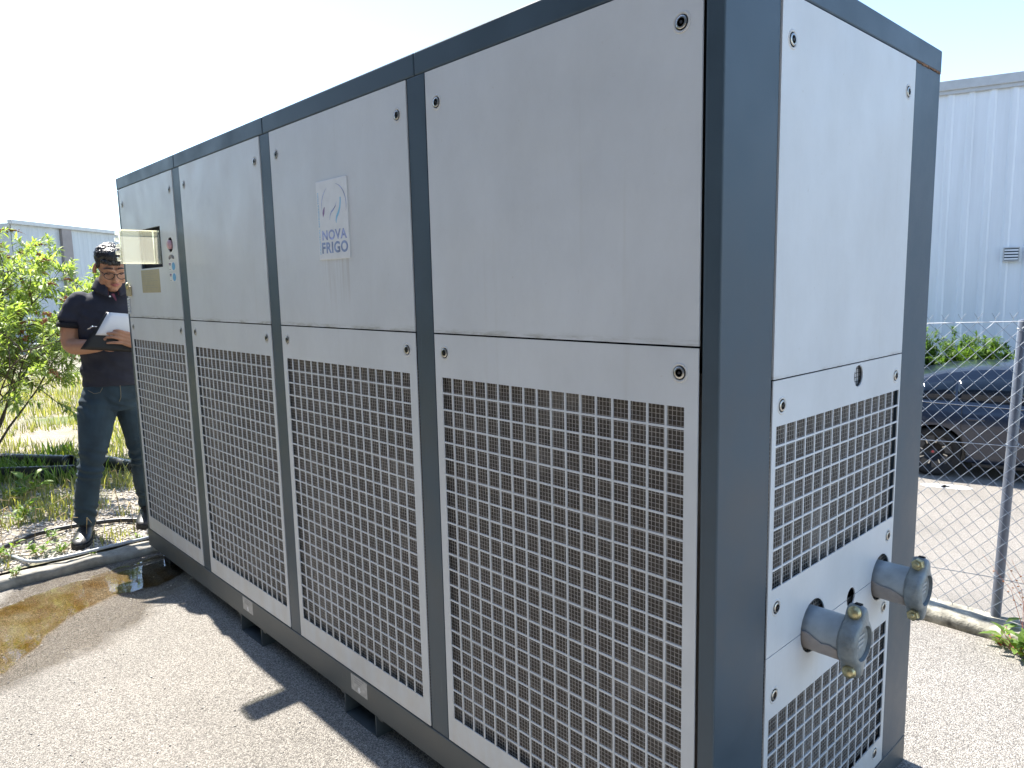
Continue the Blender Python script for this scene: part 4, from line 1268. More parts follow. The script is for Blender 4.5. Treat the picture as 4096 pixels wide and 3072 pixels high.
for k in range(4):
    quadgrid([L(0.107 + 0.002 * k, 0.2345 + 0.0016 * k, 1.324 - 0.003 * k), L(0.280, 0.2415 + 0.0016 * k, 1.302 - 0.003 * k), L(0.268, 0.276 + 0.001 * k, 1.180), L(0.034, 0.268 + 0.001 * k, 1.201)], 8, lambda u, v: 0.010 * math.sin(PI * v) * (1 - u) + 0.001, 0.0004, 'page', M['paper'], cb)
pen = empty('pen', man.location, MROT)
tag(pen, 'slim silver pen tucked at the edge of the clipboard', 'pen')
mb = MB(); mb.tube([L(0.004, 0.262, 1.236), L(0.022, 0.264, 1.248), L(0.046, 0.262, 1.246)], [0.003, 0.0042, 0.004], 8); mb.build('barrel', M['chrome'], pen, True)
mb = MB(); mb.tube([L(-0.006, 0.262, 1.228), L(0.004, 0.262, 1.236)], [0.0012, 0.003], 8); mb.build('tip', M['trim'], pen, True)

# ------------------------------------------------------------------ hoses and pipes on the verge
def smooth_path(P, n=6):
    P = [Vector(p) for p in P]; out = []
    for i in range(len(P) - 1):
        p0 = P[max(i - 1, 0)]; p1 = P[i]; p2 = P[i + 1]; p3 = P[min(i + 2, len(P) - 1)]
        for k in range(n):
            t = k / n
            out.append(0.5 * ((2 * p1) + (p2 - p0) * t + (2 * p0 - 5 * p1 + 4 * p2 - p3) * t * t + (3 * p1 - p0 - 3 * p2 + p3) * t ** 3))
    out.append(P[-1]); return out
mb = MB(); mb.tube(smooth_path([(-3.95, -0.95, 0.055), (-4.08, -0.72, 0.065), (-4.22, -0.54, 0.07), (-4.29, -0.42, 0.072), (-4.30, -0.25, 0.072), (-4.265, -0.11, 0.072), (-4.225, 0.02, 0.068), (-4.12, 0.15, 0.066), (-4.02, 0.5, 0.062), (-4.0, 0.9, 0.06)]), 0.0135, 10)
tag(mb.build('water_hose', M['hose_black'], None, True), 'black polythene hose looping across the gravel behind the shoes', 'hose')
mb = MB(); mb.tube(smooth_path([(-4.02, -0.595, 0.058), (-3.95, -0.577, 0.066), (-3.874, -0.56, 0.068), (-3.79, -0.525, 0.068), (-3.735, -0.455, 0.072), (-3.712, -0.318, 0.076), (-3.705, -0.204, 0.079), (-3.70, -0.088, 0.080), (-3.705, 0.032, 0.078), (-3.72, 0.3, 0.078), (-3.74, 0.6, 0.07)]), 0.0085, 10)
tag(mb.build('drain_hose', M['hose_grey'], None, True), 'thin pale grey hose lying along the kerb', 'hose')
def old_pipe(a, b_, r, label):
    o = empty('drain_pipe'); 
    mb = MB(); a, b_ = Vector(a), Vector(b_); n = 28
    pts = [a.lerp(b_, k / n) for k in range(n + 1)]
    mb.tube(pts, [r * (1.0 if k % 2 else 0.93) for k in range(n + 1)], 14)
    mb.build('ribbed_wall', M['hose_black'], o, True)
    MB().lathe([(0, r * 1.02), (0.03, r * 1.02), (0.03, r * 0.82), (0.0, r * 0.82)], b_, (b_ - a).normalized(), 18, True).build('pipe_end', M['hose_black'], o, True)
    tag(o, label, 'pipe', 'old pipes lying on the verge')
old_pipe((-6.2, -0.42, 0.10), (-5.72, 0.06, 0.11), 0.052, 'short black drain pipe lying under the leafy bush')
old_pipe((-6.7, -0.25, 0.10), (-6.05, 0.12, 0.12), 0.06, 'darker black drain pipe behind the short one under the bush')
old_pipe((-6.2, 0.28, 0.11), (-5.52, 0.46, 0.11), 0.05, "grey-black ribbed pipe lying in weeds seen between the man's legs")

# ------------------------------------------------------------------ vegetation
class Leaves:
    def __init__(s): s.V = []; s.F = []; s.T = []; s.n = 0
    def leaf(s, p, d, up, ln, w, tone, droop=0.25):
        d = d.normalized(); side = d.cross(up)
        if side.length < 1e-3: side = d.cross(Vector((1, 0, 0)))
        side.normalize(); nn = side.cross(d)
        a = p; b1 = p + d * (ln * 0.35) + nn * (ln * 0.05); b2 = p + d * (ln * 0.7) - nn * (ln * droop * 0.35); c = p + d * ln - nn * (ln * droop)
        f = nn * (w * 0.28)
        i = s.n
        s.V += [a, b1 + side * w + f, b1, b1 - side * w + f, b2 + side * (w * 0.75) + f, b2, b2 - side * (w * 0.75) + f, c]
        s.F += [(i, i + 1, i + 2), (i, i + 2, i + 3), (i + 1, i + 4, i + 5), (i + 1, i + 5, i + 2), (i + 2, i + 5, i + 6), (i + 2, i + 6, i + 3), (i + 4, i + 7, i + 5), (i + 5, i + 7, i + 6)]
        s.T += [tone] * 8; s.n += 8
    def build(s, name, mat, parent):
        return np_mesh(name, np.array([tuple(v) for v in s.V]), np.array(s.F), mat, parent, np.array(s.T), True)

def bush(name, loc, stems, height, spread, leaf_ln, mat, label, seed, group=None, flowers=True, dens=1.0, lean=(0, 0), cat='bush', zmin=0.25):
    random.seed(seed)
    root = empty(name, loc)
    tag(root, label, cat, group)
    br = MB(); lv = Leaves(); fl = MB()
    def twig(p, d, ln, r, lvl):
        n = 7; pts = [p.copy()]; q = p.copy(); dd = d.normalized()
        for k in range(n):
            dd = (dd + Vector((random.gauss(0, 0.10), random.gauss(0, 0.10), random.gauss(0, 0.07) - (0.07 if lvl == 0 else 0.04) * k / n))).normalized()
            q = q + dd * (ln / n)
            if q.z < 0.05: q.z = 0.05
            pts.append(q.copy())
        br.tube(pts, [max(0.0012, r * (1 - 0.8 * k / n)) for k in range(n + 1)], 5, False)
        for k in range(1 if lvl else 2, n + 1):
            c = pts[k]; t = (pts[k] - pts[k - 1]).normalized()
            if lvl >= 1 or k >= 4:
                for rep in range(2 if lvl == 2 else 1):
                    if random.random() > dens: continue
                    a0 = random.uniform(0, 2 * PI)
                    o1 = t.orthogonal().normalized(); o2 = t.cross(o1)
                    cc = c + (pts[k - 1] - c) * (0.5 * rep)
                    for s in (0, PI):
                        od = o1 * math.cos(a0 + s) + o2 * math.sin(a0 + s)
                        dl = (od * 0.9 + t * 0.6 + Vector((0, 0, 0.12))).normalized()
                        l_ = leaf_ln * random.uniform(0.6, 1.25)
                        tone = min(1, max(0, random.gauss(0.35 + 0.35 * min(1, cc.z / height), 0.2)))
                        lv.leaf(cc, dl, Vector((0, 0, 1)), l_, l_ * random.uniform(0.10, 0.15), tone, random.uniform(0.1, 0.4))
        tip = pts[-1]
        if lvl == 2 or (lvl == 1):
            t = (pts[-1] - pts[-2]).normalized()
            for s in range(4):
                od = Vector((random.gauss(0, 1), random.gauss(0, 1), random.gauss(0, 0.6))).normalized()
                lv.leaf(tip, (t * 1.0 + od * 0.6).normalized(), Vector((0, 0, 1)), leaf_ln * random.uniform(0.5, 0.9), leaf_ln * 0.1, min(1, random.gauss(0.75, 0.15)), 0.15)
        if flowers and lvl >= 1 and random.random() < 0.16 and tip.z > height * 0.45:
            t = (pts[-1] - pts[-2]).normalized(); e = tip
            for k in range(11):
                e = e + t * 0.012 + Vector((0, 0, -0.0012 * k))
                rr = 0.016 * (1 - k / 12)
                for q in range(3):
                    ball(fl, e + Vector((random.gauss(0, rr * 0.6), random.gauss(0, rr * 0.6), random.gauss(0, rr * 0.4))), rr * 0.7, rr * 0.6, rr * 0.6, None, 6)
        if lvl < 2:
            for k in range(2, n + 1):
                for rep in range(2 if lvl == 0 else 1):
                    if random.random() < (0.95 if lvl == 0 else 0.72) and pts[k].z > zmin * (0.6 if lvl else 1):
                        t = (pts[k] - pts[k - 1]).normalized()
                        o1 = Vector((random.gauss(0, 1), random.gauss(0, 1), random.gauss(0.2, 0.5))).normalized()
                        twig(pts[k], (t * 0.7 + o1 * 0.8).normalized(), ln * random.uniform(0.30, 0.48) * (1 - 0.25 * k / n), r * 0.45, lvl + 1)
    for s in range(stems):
        a = 2 * PI * s / stems + random.uniform(-0.3, 0.3)
        sp = random.uniform(0.15, 1.0) * spread
        d = Vector((math.cos(a) * sp + lean[0], math.sin(a) * sp + lean[1], height)).normalized()
        twig(Vector((random.uniform(-0.1, 0.1), random.uniform(-0.1, 0.1), -0.03)), d, height * random.uniform(0.85, 1.12), 0.013, 0)
    br.build('branches', M['bark'], root, True)
    lv.build('leaves', mat, root)
    if fl.v: fl.build('flower_spikes', M['flower'], root)
    return root
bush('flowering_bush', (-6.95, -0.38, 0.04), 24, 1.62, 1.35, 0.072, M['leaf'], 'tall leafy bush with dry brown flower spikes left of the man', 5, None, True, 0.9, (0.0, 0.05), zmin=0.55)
random.seed(21)

def weed(loc, n, ln, label, mat=None, group=None, flat_=0.4, red=False, name='weed_plant'):
    root = empty(name, loc); tag(root, label, 'weed', group)
    lv = Leaves(); st = MB()
    for k in range(n):
        a = random.uniform(0, 2 * PI); e = random.uniform(flat_, 1.1)
        d = Vector((math.cos(a) * math.cos(e), math.sin(a) * math.cos(e), math.sin(e)))
        l0 = ln * random.uniform(0.3, 1.0)
        st.tube([Vector((0, 0, -0.01)), d * l0 * 0.5, d * l0 - Vector((0, 0, l0 * 0.08))], [0.0022, 0.0016, 0.001], 4, False)
        for q in range(4):
            b_ = random.uniform(0, 2 * PI); p = d * l0 * random.uniform(0.3, 1.0)
            dl = (d * 0.7 + Vector((math.cos(b_), math.sin(b_), random.uniform(-0.2, 0.6)))).normalized()
            l_ = ln * random.uniform(0.22, 0.5)
            lv.leaf(p, dl, Vector((0, 0, 1)), l_, l_ * random.uniform(0.16, 0.28), min(1, max(0, random.gauss(0.55, 0.22))), 0.2)
    st.build('stem', M['redweed'] if red else M['stalk'], root)
    lv.build('leaves', mat or M['weed'], root)
    return root

# grass: blades as one mass (stuff)
def grass(name, n, area, hmin, hmax, mat, label, keep=None, wid=0.0035):
    x = rng.uniform(area[0], area[1], n); yv = rng.uniform(area[2], area[3], n)
    m_ = np.array([keep(a, b_) for a, b_ in zip(x, yv)]) if keep else np.full(n, True)
    x, yv = x[m_], yv[m_]; n = len(x)
    z = np.array([0.042 + vg(a, b_) for a, b_ in zip(x, yv)])
    h = rng.uniform(hmin, hmax, n); an = rng.uniform(0, 2 * PI, n); ln = rng.uniform(0.15, 0.75, n) * h
    w = wid * rng.uniform(0.6, 1.5, n)
    dx, dy = np.cos(an), np.sin(an); sx, sy = -dy, dx
    P = np.stack([x, yv, z], 1)
    lat = np.stack([sx, sy, np.zeros(n)], 1) * w[:, None]
    m1 = P + np.stack([dx * ln * 0.35, dy * ln * 0.35, h * 0.6], 1)
    tp = P + np.stack([dx * ln, dy * ln, h], 1)
    V = np.stack([P - lat, P + lat, m1 + lat * 0.7, m1 - lat * 0.7, tp], 1).reshape(-1, 3)
    i = np.arange(n) * 5
    F = np.concatenate([np.stack([i, i + 1, i + 2], 1), np.stack([i, i + 2, i + 3], 1), np.stack([i + 3, i + 2, i + 4], 1)])
    T = np.repeat(np.clip(rng.normal(0.45, 0.28, n), 0, 1), 5)
    o = np_mesh(name, V, F, mat, None, T)
    return tag(o, label, kind='stuff')
def patch(sc, th, seed):
    return lambda a, b_: noise.noise(Vector((a * sc, b_ * sc, seed))) > th
grass('grass', 48000, (-14, -5.2, -5.0, 6.0), 0.03, 0.15, M['grass'], 'sunlit yellow-green grass over the back of the verge', patch(1.3, -0.22, 4), 0.005)
grass('grass', 6500, (-5.6, -4.35, -1.6, 1.6), 0.025, 0.12, M['grass'], 'patchy grass and low weeds behind the hose', patch(2.4, 0.02, 9))
grass('grass', 2600, (-4.4, -3.80, -1.6, 1.2), 0.02, 0.09, M['grass'], 'thin grass tufts near the kerb', patch(3.2, 0.18, 2), 0.0028)
grass('undergrowth', 5000, (-6.8, -5.6, -1.4, 0.3), 0.05, 0.18, M['weed'], 'dense green undergrowth round the old pipes', patch(1.6, -0.1, 6), 0.007)
wl = ['bright green rosette weed by the bend of the pale hose', 'small weed between the pale hose and the shoe', 'leafy weed at the left edge by the black hose', 'weed tuft beside the black hose, left of the shoe', 'weed sprig growing from the kerb joint', 'low weed against the kerb at the left edge', 'upright weed behind the black hose', 'broad-leaved weed near the old pipes', 'weed clump at the cabinet corner by the kerb']
for k, (px, py, ln, nn) in enumerate([(-3.93, -0.47, 0.10, 9), (-3.90, -0.36, 0.09, 8), (-4.03, -0.60, 0.12, 10), (-4.20, -0.36, 0.08, 7), (-3.705, -0.25, 0.05, 5), (-3.68, -0.62, 0.06, 8), (-4.75, -0.42, 0.16, 9), (-5.35, -0.30, 0.22, 10), (-3.78, -0.01, 0.06, 6)]):
    weed((px, py, 0.05), nn, ln, wl[k], None, 'weeds on the verge')
dry = MB()
for k in range(60):
    px = random.uniform(-5.2, -3.85); py = random.uniform(-1.1, 0.5)
    h = random.uniform(0.08, 0.24); a = random.uniform(0, 2 * PI)
    p = Vector((px, py, 0.045)); q = p + Vector((math.cos(a) * h * 0.3, math.sin(a) * h * 0.3, h)); e = q + Vector((math.cos(a) * h * 0.35, math.sin(a) * h * 0.35, -h * 0.12))
    dry.tube([p, p.lerp(q, 0.6) + Vector((0, 0, h * 0.05)), q, e], [0.0012, 0.001, 0.0035, 0.0012], 5, False)
tag(dry.build('dry_grass', M['stalk']), 'dry tan grass stalks with drooping heads', kind='stuff')

# ------------------------------------------------------------------ chain-link fence and its weeds
fence = empty('chain_link_fence', (0, FY, 0))
tag(fence, 'galvanised chain-link fence standing on the lichened kerb', 'fence')
cw, chh, fz0_, fz1_ = 0.0597, 0.062, 0.075, 1.285
mb = MB()
def wire_seg(a, b_, r=0.00105):
    a = Vector(a); b_ = Vector(b_); t = (b_ - a).normalized(); s = t.cross(Vector((0, 1, 0))).normalized() * r; f = Vector((0, r, 0))
    mb.add([a + s, a - f, a - s, a + f, b_ + s, b_ - f, b_ - s, b_ + f], [(0, 1, 5, 4), (1, 2, 6, 5), (2, 3, 7, 6), (3, 0, 4, 7)])
nx = int(6.4 / cw); nz = int((fz1_ - fz0_) / (chh / 2))
fzt = lambda x: 1.291 + 0.045 * x
def fp(i, j):
    x = -3.0 + i * cw / 2; z = fz0_ + j * chh / 2 * (fzt(x) - fz0_) / (nz * chh / 2)
    sag = 0.004 * noise.noise(Vector((x * 3, z * 3, 0)))
    return Vector((x + 0.006 * noise.noise(Vector((x * 2, z * 2, 5))), 0.006 * noise.noise(Vector((x, z * 2, 9))) + (0.0012 if (i + j) % 4 < 2 else -0.0012), z + sag))
for j in range(nz):
    for i in range(2 * nx):
        if (i + j) % 2 == 0: wire_seg(fp(i, j), fp(i + 1, j + 1))
        else: wire_seg(fp(i + 1, j), fp(i, j + 1))
for i in range(2 * nx):
    if (i + nz) % 2 == 0:
        p = fp(i, nz); wire_seg(p, p + Vector((0.002, 0, 0.014))); wire_seg(p + Vector((0.002, 0, 0.014)), p + Vector((0.016, 0, 0.036))); wire_seg(p + Vector((0, 0.002, 0.012)), p + Vector((-0.013, 0.003, 0.034)))
    p = fp(i, 0)
    if i % 2 == 0: wire_seg(p, p + Vector((0, 0, -0.012)))
tag(mb.build('wire_netting', M['galv'], fence), kind='stuff')
for (z, sag) in ((None, 0), (0.792, 0.012), (0.235, 0.03)):
    pts = []
    for k in range(60):
        x = -3.0 + 6.4 * k / 59
        zz = (fzt(x) if z is None else z + 0.045 * x) - sag * abs(math.sin((x + 0.035) * PI / 2.4))
        pts.append((x, -0.004, zz))
    MB().tube(pts, 0.0017, 5, False).build('line_wire', M['galv'], fence)
for px in (-2.435, -0.035, 2.365):
    pb = MB(); hgt = fzt(px) - 0.02
    pb.lathe([(0, 0.019), (hgt, 0.019), (hgt + 0.006, 0.016), (hgt + 0.009, 0.0001)], (px - 0.004, 0.026, 0.02), (0.020, 0, 1), 18)
    post = pb.build('fence_post', M['fence_post'], fence, True)
    post.data.set_sharp_from_angle(angle=rad(40))
    for zz in (0.235, 0.792, hgt - 0.01):
        MB().tube([(px - 0.004 + 0.020 * zz + 0.022 * math.cos(a), 0.026 + 0.026 * math.sin(a), zz + 0.003 * math.sin(2 * a)) for a in np.linspace(0, 2 * PI, 14)], 0.0012, 4, False).build('tie_wire', M['galv'], post)
weed((0.075, 2.085, 0.0), 14, 0.15, 'green and reddish weed growing from the kerb below the fence', None, 'weeds at the fence', 0.3, True)
weed((0.13, 2.06, 0.0), 10, 0.10, 'low spreading weed on the asphalt in front of the fence kerb', None, 'weeds at the fence', 0.1, True)
weed((0.02, 2.115, 0.0), 7, 0.06, 'tiny weed sprig at the kerb foot near the fence post', None, 'weeds at the fence', 0.1, True)
wr_ = empty('wild_stalk', (0.09, 2.16, 0.02)); tag(wr_, 'thin reddish wild stalks leaning against the fence post', 'weed', 'weeds at the fence')
mb = MB(); mb2 = MB()
random.seed(3)
for k in range(7):
    a = Vector((random.uniform(-0.02, 0.02), 0, 0)); b_ = a + Vector((random.uniform(-0.22, 0.06), random.uniform(-0.03, 0.05), random.uniform(0.16, 0.34)))
    m1 = a.lerp(b_, 0.55) + Vector((0.03, 0, 0.02))
    mb.tube([a, m1, b_], [0.0012, 0.0009, 0.0005], 4, False)
    for q in range(3):
        c = m1.lerp(b_, q / 4)
        ball(mb2, c + Vector((random.gauss(0, 0.008), random.gauss(0, 0.008), random.gauss(0, 0.008))), 0.0042, 0.0036, 0.003, None, 6)
mb.build('stalk', M['redweed'], wr_); mb2.build('seed_heads', M['flower'], wr_)

# ------------------------------------------------------------------ the car park: building, hedge, car
NA = rad(16.5)
def far(x, y): # from near-level ray coordinates to the lower car park
    return (0.7035 + (x - 0.7035) * 1.814, -1.1722 + (y + 1.1722) * 1.814)
car = empty('parked_car', (*far(-0.949, 4.58), LOTZ), NA)
car.location = (-2.42, 9.40, LOTZ)
tag(car, 'dark blue hatchback parked behind the chain-link fence', 'car')
# local: x forward, near side at y = 0, car extends to y = 1.76; rear axle at x = 0
CWD = 1.76
def cs(x):
    """cross section: list of (halfwidth, z) from sill to belt for station x"""
    t = min(1.0, max(0.0, (-0.35 - x) / 0.5)); t2 = min(1, max(0, (x - 2.75) / 0.75))
    nar = 0.20 * t * t + 0.22 * t2 * t2
    belt = 0.99 - 0.035 * (x / 1.0) if x < 1.8 else 0.927 - 0.12 * (x - 1.8)
    return [(0.70 - nar, 0.20 + 0.14 * t), (0.80 - nar, 0.23 + 0.13 * t), (0.845 - nar, 0.34), (0.835 - nar, 0.50), (0.868 - nar, 0.66), (0.876 - nar * 0.9, 0.74), (0.86 - nar, 0.83), (0.835 - nar, 0.90), (0.80 - nar, belt)]
xs = [-0.80, -0.74, -0.62, -0.45, -0.3, -0.1, 0.1, 0.3, 0.6, 0.9, 1.2, 1.5, 1.8, 2.1, 2.4, 2.7, 2.95, 3.2, 3.38, 3.45]
rings = []
for x in xs:
    c = cs(x)
    R = [Vector((x, CWD / 2 - hw, z)) for hw, z in c] + [Vector((x, CWD / 2 + hw, z)) for hw, z in reversed(c)]
    rings.append(R)
body_mb = MB().loft(rings)
bme = body_mb.mesh('car_body')
bo = bpy.data.objects.new('tmp', bme); COL.objects.link(bo)
cyl = MB()
for wx in (0.0, 2.62):
    for yy in (-0.05, CWD - 0.30): cyl.lathe([(0, 0.375), (0.35, 0.375)], (wx, yy, 0.335), (0, 1, 0), 40)
cme = cyl.mesh('c'); co_ = bpy.data.objects.new('tmpc', cme); COL.objects.link(co_)
md = bo.modifiers.new('b', 'BOOLEAN'); md.operation = 'DIFFERENCE'; md.object = co_; md.solver = 'EXACT'
bpy.context.view_layer.update()
me2 = bpy.data.meshes.new_from_object(bo.evaluated_get(bpy.context.evaluated_depsgraph_get()))
bpy.data.objects.remove(bo, do_unlink=True); bpy.data.objects.remove(co_, do_unlink=True)
me2.materials.clear()
auto_smooth(link('bodywork', me2, M['car'], car), 28)
# roof / greenhouse
def roofz(x): # roof line
    return np.interp(x, [-0.72, -0.45, -0.2, 0.1, 0.5, 1.0, 1.5, 1.9, 2.35], [1.06, 1.22, 1.33, 1.41, 1.465, 1.485, 1.46, 1.36, 0.99])
rx = [-0.72, -0.6, -0.45, -0.2, 0.1, 0.5, 1.0, 1.5, 1.9, 2.35]
rings = []
for x in rx:
    z1 = float(roofz(x)); z0 = 0.99 - 0.035 * x - 0.02; k = max(0.02, z1 - z0)
    sl_ = 0.30 * k
    hw0 = 0.795 - (0.10 if x < -0.55 else 0); hw1 = hw0 - sl_ - 0.02
    P = [(hw0, z0), (hw0 - 0.02, z0 + 0.03), (hw1 + 0.035, z1 - 0.10 * k - 0.035), (hw1, z1 - 0.028), (hw1 - 0.07, z1 - 0.006), (hw1 - 0.2, z1 + 0.004)]
    rings.append([Vector((x, CWD / 2 - a, b_)) for a, b_ in P] + [Vector((x, CWD / 2 + a, b_)) for a, b_ in reversed(P)])
auto_smooth(MB().loft(rings).build('roof', M['car'], car), 35)
# side windows: glass panes set 4 mm proud of the pillar skin, split by the door pillar
def side_win(x0, x1, name='side_window'):
    V = []; n = 12
    for i in range(n + 1):
        x = x0 + (x1 - x0) * i / n
        z1 = float(roofz(x)); z0 = 0.99 - 0.035 * x - 0.02; k = z1 - z0; hw0 = 0.795 - (0.10 if x < -0.55 else 0); hw1 = hw0 - 0.30 * k - 0.02
        for t in (0.10, 0.5, 0.86):
            a = (hw0 - 0.02) + ((hw1 + 0.035) - (hw0 - 0.02)) * t; z = (z0 + 0.03) + ((z1 - 0.10 * k - 0.035) - (z0 + 0.03)) * t
            V.append((x, CWD / 2 - a - 0.006, z))
    F = [(i * 3 + k, i * 3 + k + 1, (i + 1) * 3 + k + 1, (i + 1) * 3 + k) for i in range(n) for k in range(2)]
    mb = MB(); mb.add(V, F); o = mb.build(name, M['glass'], car, True)
    md = o.modifiers.new('t', 'SOLIDIFY'); md.thickness = 0.003
    return o
side_win(-0.16, 0.22); side_win(0.25, 1.00); side_win(1.06, 1.80)
# belt strip, door seams, handle, sill
mb = MB(); mb.tube([(x, CWD / 2 - (0.806), 0.99 - 0.035 * x + 0.008) for x in np.linspace(-0.2, 1.85, 20)], 0.007, 6); mb.build('belt_strip', M['chrome'], car, True)
for x in (0.30, 1.02, 1.90):
    mb = MB(); c = cs(x); mb.tube([(x + (0.10 * (0.7 - z) if x < 0.5 and z < 0.7 else 0), CWD / 2 - hw - 0.001, z) for hw, z in c[1:]], 0.004, 5); mb.build('door_seam', M['trim'], car)
MB().box(0.36, 0.56, CWD / 2 - 0.905, CWD / 2 - 0.872, 0.80, 0.828, 0.008).build('door_handle', M['car'], car)
MB().box(0.45, 2.2, CWD / 2 - 0.83, CWD / 2 - 0.70, 0.175, 0.225, 0.01).build('sill', M['trim'], car)
mb = MB()
for k in range(28):
    pass
def wheel(x, y, sgn):
    w = empty('wheel'); w.parent = car; w.location = (x, y, 0.335)
    MB().lathe([(0.0, 0.225), (0.0, 0.30), (0.012, 0.325), (0.03, 0.334), (0.18, 0.334), (0.20, 0.32), (0.205, 0.225)], (0, 0 if sgn > 0 else 0, 0), (0, sgn, 0), 44, True).build('tyre', M['tyre'], w, True)
    MB().lathe([(0.010, 0.232), (0.004, 0.222), (0.020, 0.212), (0.10, 0.20), (0.12, 0.0001)], (0, 0, 0), (0, sgn, 0), 40).build('rim', M['trim'], w, True)
    for k in range(8):
        a = 2 * PI * k / 8 + 0.2
        ca, sa = math.cos(a), math.sin(a)
        def q(r, t, d): return (r * ca - t * sa, d * sgn, r * sa + t * ca)
        mb = MB()
        P0 = [q(0.05, -0.028, 0.012), q(0.05, 0.028, 0.012), q(0.216, 0.052, 0.008), q(0.216, -0.052, 0.008)]
        P1 = [q(0.05, -0.028, 0.05), q(0.05, 0.028, 0.05), q(0.216, 0.052, 0.04), q(0.216, -0.052, 0.04)]
        mb.loft([P0, P1]); mb.build('spoke', M['rim'], w)
        mb = MB(); P0 = [q(0.115, 0.040, 0.006), q(0.115, 0.052, 0.006), q(0.165, 0.064, 0.006), q(0.165, 0.046, 0.006)]; P1 = [(a_, b_ + 0.01 * sgn, c_) for a_, b_, c_ in P0]
        mb.loft([P0, P1]); mb.build('spoke_insert', M['alloy_face'], w)
    MB().lathe([(0.004, 0.03), (0.02, 0.045), (0.05, 0.055), (0.05, 0.0001)], (0, 0, 0), (0, sgn, 0), 20).build('hub_cap', M['rim'], w, True)
    MB().lathe([(0.001, 0.016), (0.006, 0.018), (0.006, 0.0001)], (0, 0, 0), (0, sgn, 0), 12).build('hub_badge', M['red'], w)
    return w
wheel(0.0, 0.055, 1); wheel(2.62, 0.055, 1); wheel(0.0, CWD - 0.055, -1); wheel(2.62, CWD - 0.055, -1)

# worn paint marks on the car park near the car
for k, (u0, v0, wd) in enumerate(((-0.92, 4.42, 0.16), (-0.80, 4.46, 0.17))):
    X, Y = far(u0, v0)
    n = 18; P = []
    for i in range(n):
        a = 2 * PI * i / n; rr = 1 + 0.35 * noise.noise(Vector((math.cos(a) * 2, math.sin(a) * 2, k * 5)))
        P.append((X + wd * rr * math.cos(a), Y + 0.11 * rr * math.sin(a) + 0.25 * wd * math.cos(a), LOTZ + 0.004))
    mb = MB(); mb.add(P, [tuple(range(n))])
    tag(mb.build('road_marking', M['paint']), kind='structure')

# white clad hall behind the car
hallR = empty('white_hall', (-6.0, 12.1, LOTZ), rad(19))
tag(hallR, 'white ribbed metal hall behind the parked car', 'building')
def ribbed(name, L_, H_, mat, parent, pitch=0.25, dep=0.035, z0=0.0, flip=1):
    V = []; k = 0; x = 0.0
    prof = [(0, 0), (0.60, 0), (0.70, dep), (0.90, dep), (1.0, 0)]
    pts = []
    while x < L_:
        for (t, dd) in prof[:-1]: pts.append((x + t * pitch, -dd))
        x += pitch
    pts.append((x, 0))
    for (a, b_) in pts: V += [(a, b_, z0), (a, b_, z0 + H_)]
    F = [(2 * i, 2 * i + 2, 2 * i + 3, 2 * i + 1) for i in range(len(pts) - 1)]
    mb = MB(); mb.add(V, F); return mb.build(name, mat, parent)
HH = 5.84
ribbed('wall', 24.0, HH, M['clad_white'], hallR, 0.30, 0.022)
MB().box(-0.03, 24.1, 0.02, 18.0, 0.0, HH - 0.02).build('core', M['clad_white'], hallR)
MB().box(-0.05, 24.2, -0.07, 0.015, HH - 0.10, HH + 0.06, 0.01).build('eaves_flashing', M['flash'], hallR)
MB().box(-0.05, 24.2, -0.045, -0.03, HH - 0.16, HH - 0.101).build('gutter_lip', M['flash'], hallR)
vt = empty('louvre_vent'); vt.parent = hallR
vx, vz_ = 3.53, 2.90
MB().box(vx, vx + 0.20, -0.05, -0.024, vz_, vz_ + 0.20).build('vent_back', M['frame'], vt)
for a in ((vx - 0.015, vx, vz_ - 0.015, vz_ + 0.215), (vx + 0.20, vx + 0.215, vz_ - 0.015, vz_ + 0.215), (vx, vx + 0.20, vz_ - 0.015, vz_), (vx, vx + 0.20, vz_ + 0.20, vz_ + 0.215)):
    MB().box(a[0], a[1], -0.07, -0.024, a[2], a[3]).build('vent_frame', M['flash'], vt)
for k in range(4):
    MB().box(vx + 0.004, vx + 0.196, -0.068, -0.051, vz_ + 0.012 + k * 0.048, vz_ + 0.038 + k * 0.048).build('slat', M['clad_white'], vt)
hb = [(-3.40, 11.50), (-2.98, 11.62), (-2.62, 11.72), (-2.30, 11.80), (-3.95, 11.35)]
hl = ['bright leafy hedge shrub next to the cabinet edge, behind the car', 'dense hedge shrub in the middle of the hedge behind the car', 'hedge shrub with tall lit shoots behind the car roof', 'dark hedge shrub at the right end of the hedge', 'hedge shrub mostly hidden behind the cabinet']
for k, (X, Y) in enumerate(hb):
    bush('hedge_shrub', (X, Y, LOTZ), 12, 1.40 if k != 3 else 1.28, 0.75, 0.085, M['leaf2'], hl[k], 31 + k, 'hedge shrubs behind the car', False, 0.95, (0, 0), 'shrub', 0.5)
random.seed(77)

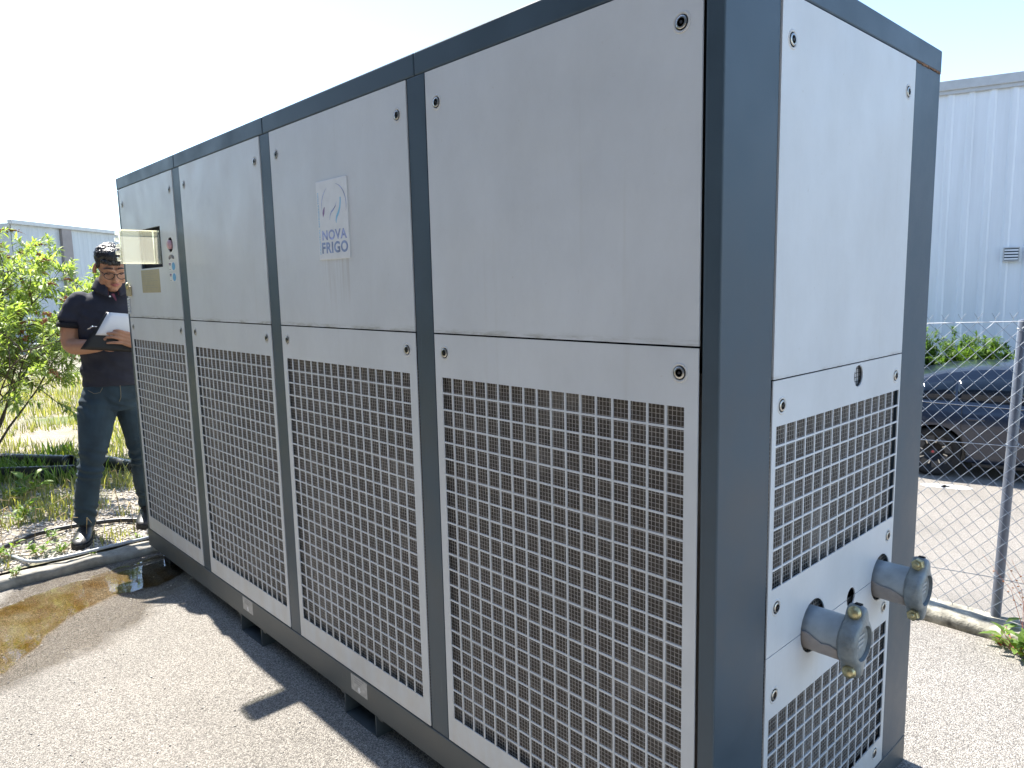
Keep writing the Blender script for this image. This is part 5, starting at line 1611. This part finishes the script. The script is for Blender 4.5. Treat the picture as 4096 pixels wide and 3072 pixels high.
# ------------------------------------------------------------------ left background
hallL = empty('grey_hall', (-21.9, 1.85, 0.03), rad(62))
hallL.location = (-22.99, 2.63, 0.03); hallL.rotation_euler.z = rad(130)
tag(hallL, 'pale grey metal hall with a sloping roof edge behind the man', 'building')
HL = 3.44
ribbed('wall', 14, HL, M['clad_grey'], hallL, 0.20, 0.008)
MB().box(0.0, 14, 0.03, 10, 0, HL - 0.03).build('core', M['clad_grey'], hallL)
MB().box(-0.08, 14.1, -0.12, 0.028, HL - 0.06, HL + 0.05, 0.01).build('eaves_flashing', M['flash'], hallL)
MB().box(1.75, 2.15, -0.10, -0.022, 0, HL - 0.061).build('pilaster', M['clad_brown'], hallL)
hallB = empty('blue_hall', (-34, -6, 0.03), rad(75)); tag(hallB, 'dark blue metal hall at the far left edge', 'building')
MB().box(-12, 10.4, 0, 9, 0, 3.4).build('wall', M['clad_blue'], hallB)
MB().box(-12.1, 10.5, -0.1, 9.1, 3.401, 3.52).build('roof_edge', M['clad_blue'], hallB)
lowf = empty('low_railing', (-16.5, -7, 0.03)); tag(lowf, 'low galvanised railing across the verge in front of the halls', 'railing')
for k in range(9):
    MB().box(-0.03, 0.03, k * 2.0 - 0.03, k * 2.0 + 0.03, 0, 0.95).build('railing_post', M['galv'], lowf)
for z in (0.45, 0.9):
    MB().box(0.031, 0.06, -0.1, 16.1, z - 0.05, z + 0.05, 0.01).build('rail', M['galv'], lowf)

# unseen building added behind the camera to darken the cabinet's long side
fac = empty('factory_building', (-16, -5.6, 0)); tag(fac, 'grey factory building across the yard behind the viewpoint', 'building')
MB().box(0, 30, -10, 0, 0, 9.0).build('wall', M['factory'], fac)  # body of the added unseen building
MB().box(-0.1, 30.1, -10.1, 0.1, 9.001, 9.25).build('parapet', M['flash'], fac)
for k in range(6):
    w_ = MB().box(2.0 + 4.6 * k, 4.4 + 4.6 * k, 0.002, 0.05, 2.2, 3.8).build('window', M['flash'], fac)
    MB().box(2.1 + 4.6 * k, 4.3 + 4.6 * k, 0.051, 0.06, 2.3, 3.7).build('pane', M['glass'], w_)
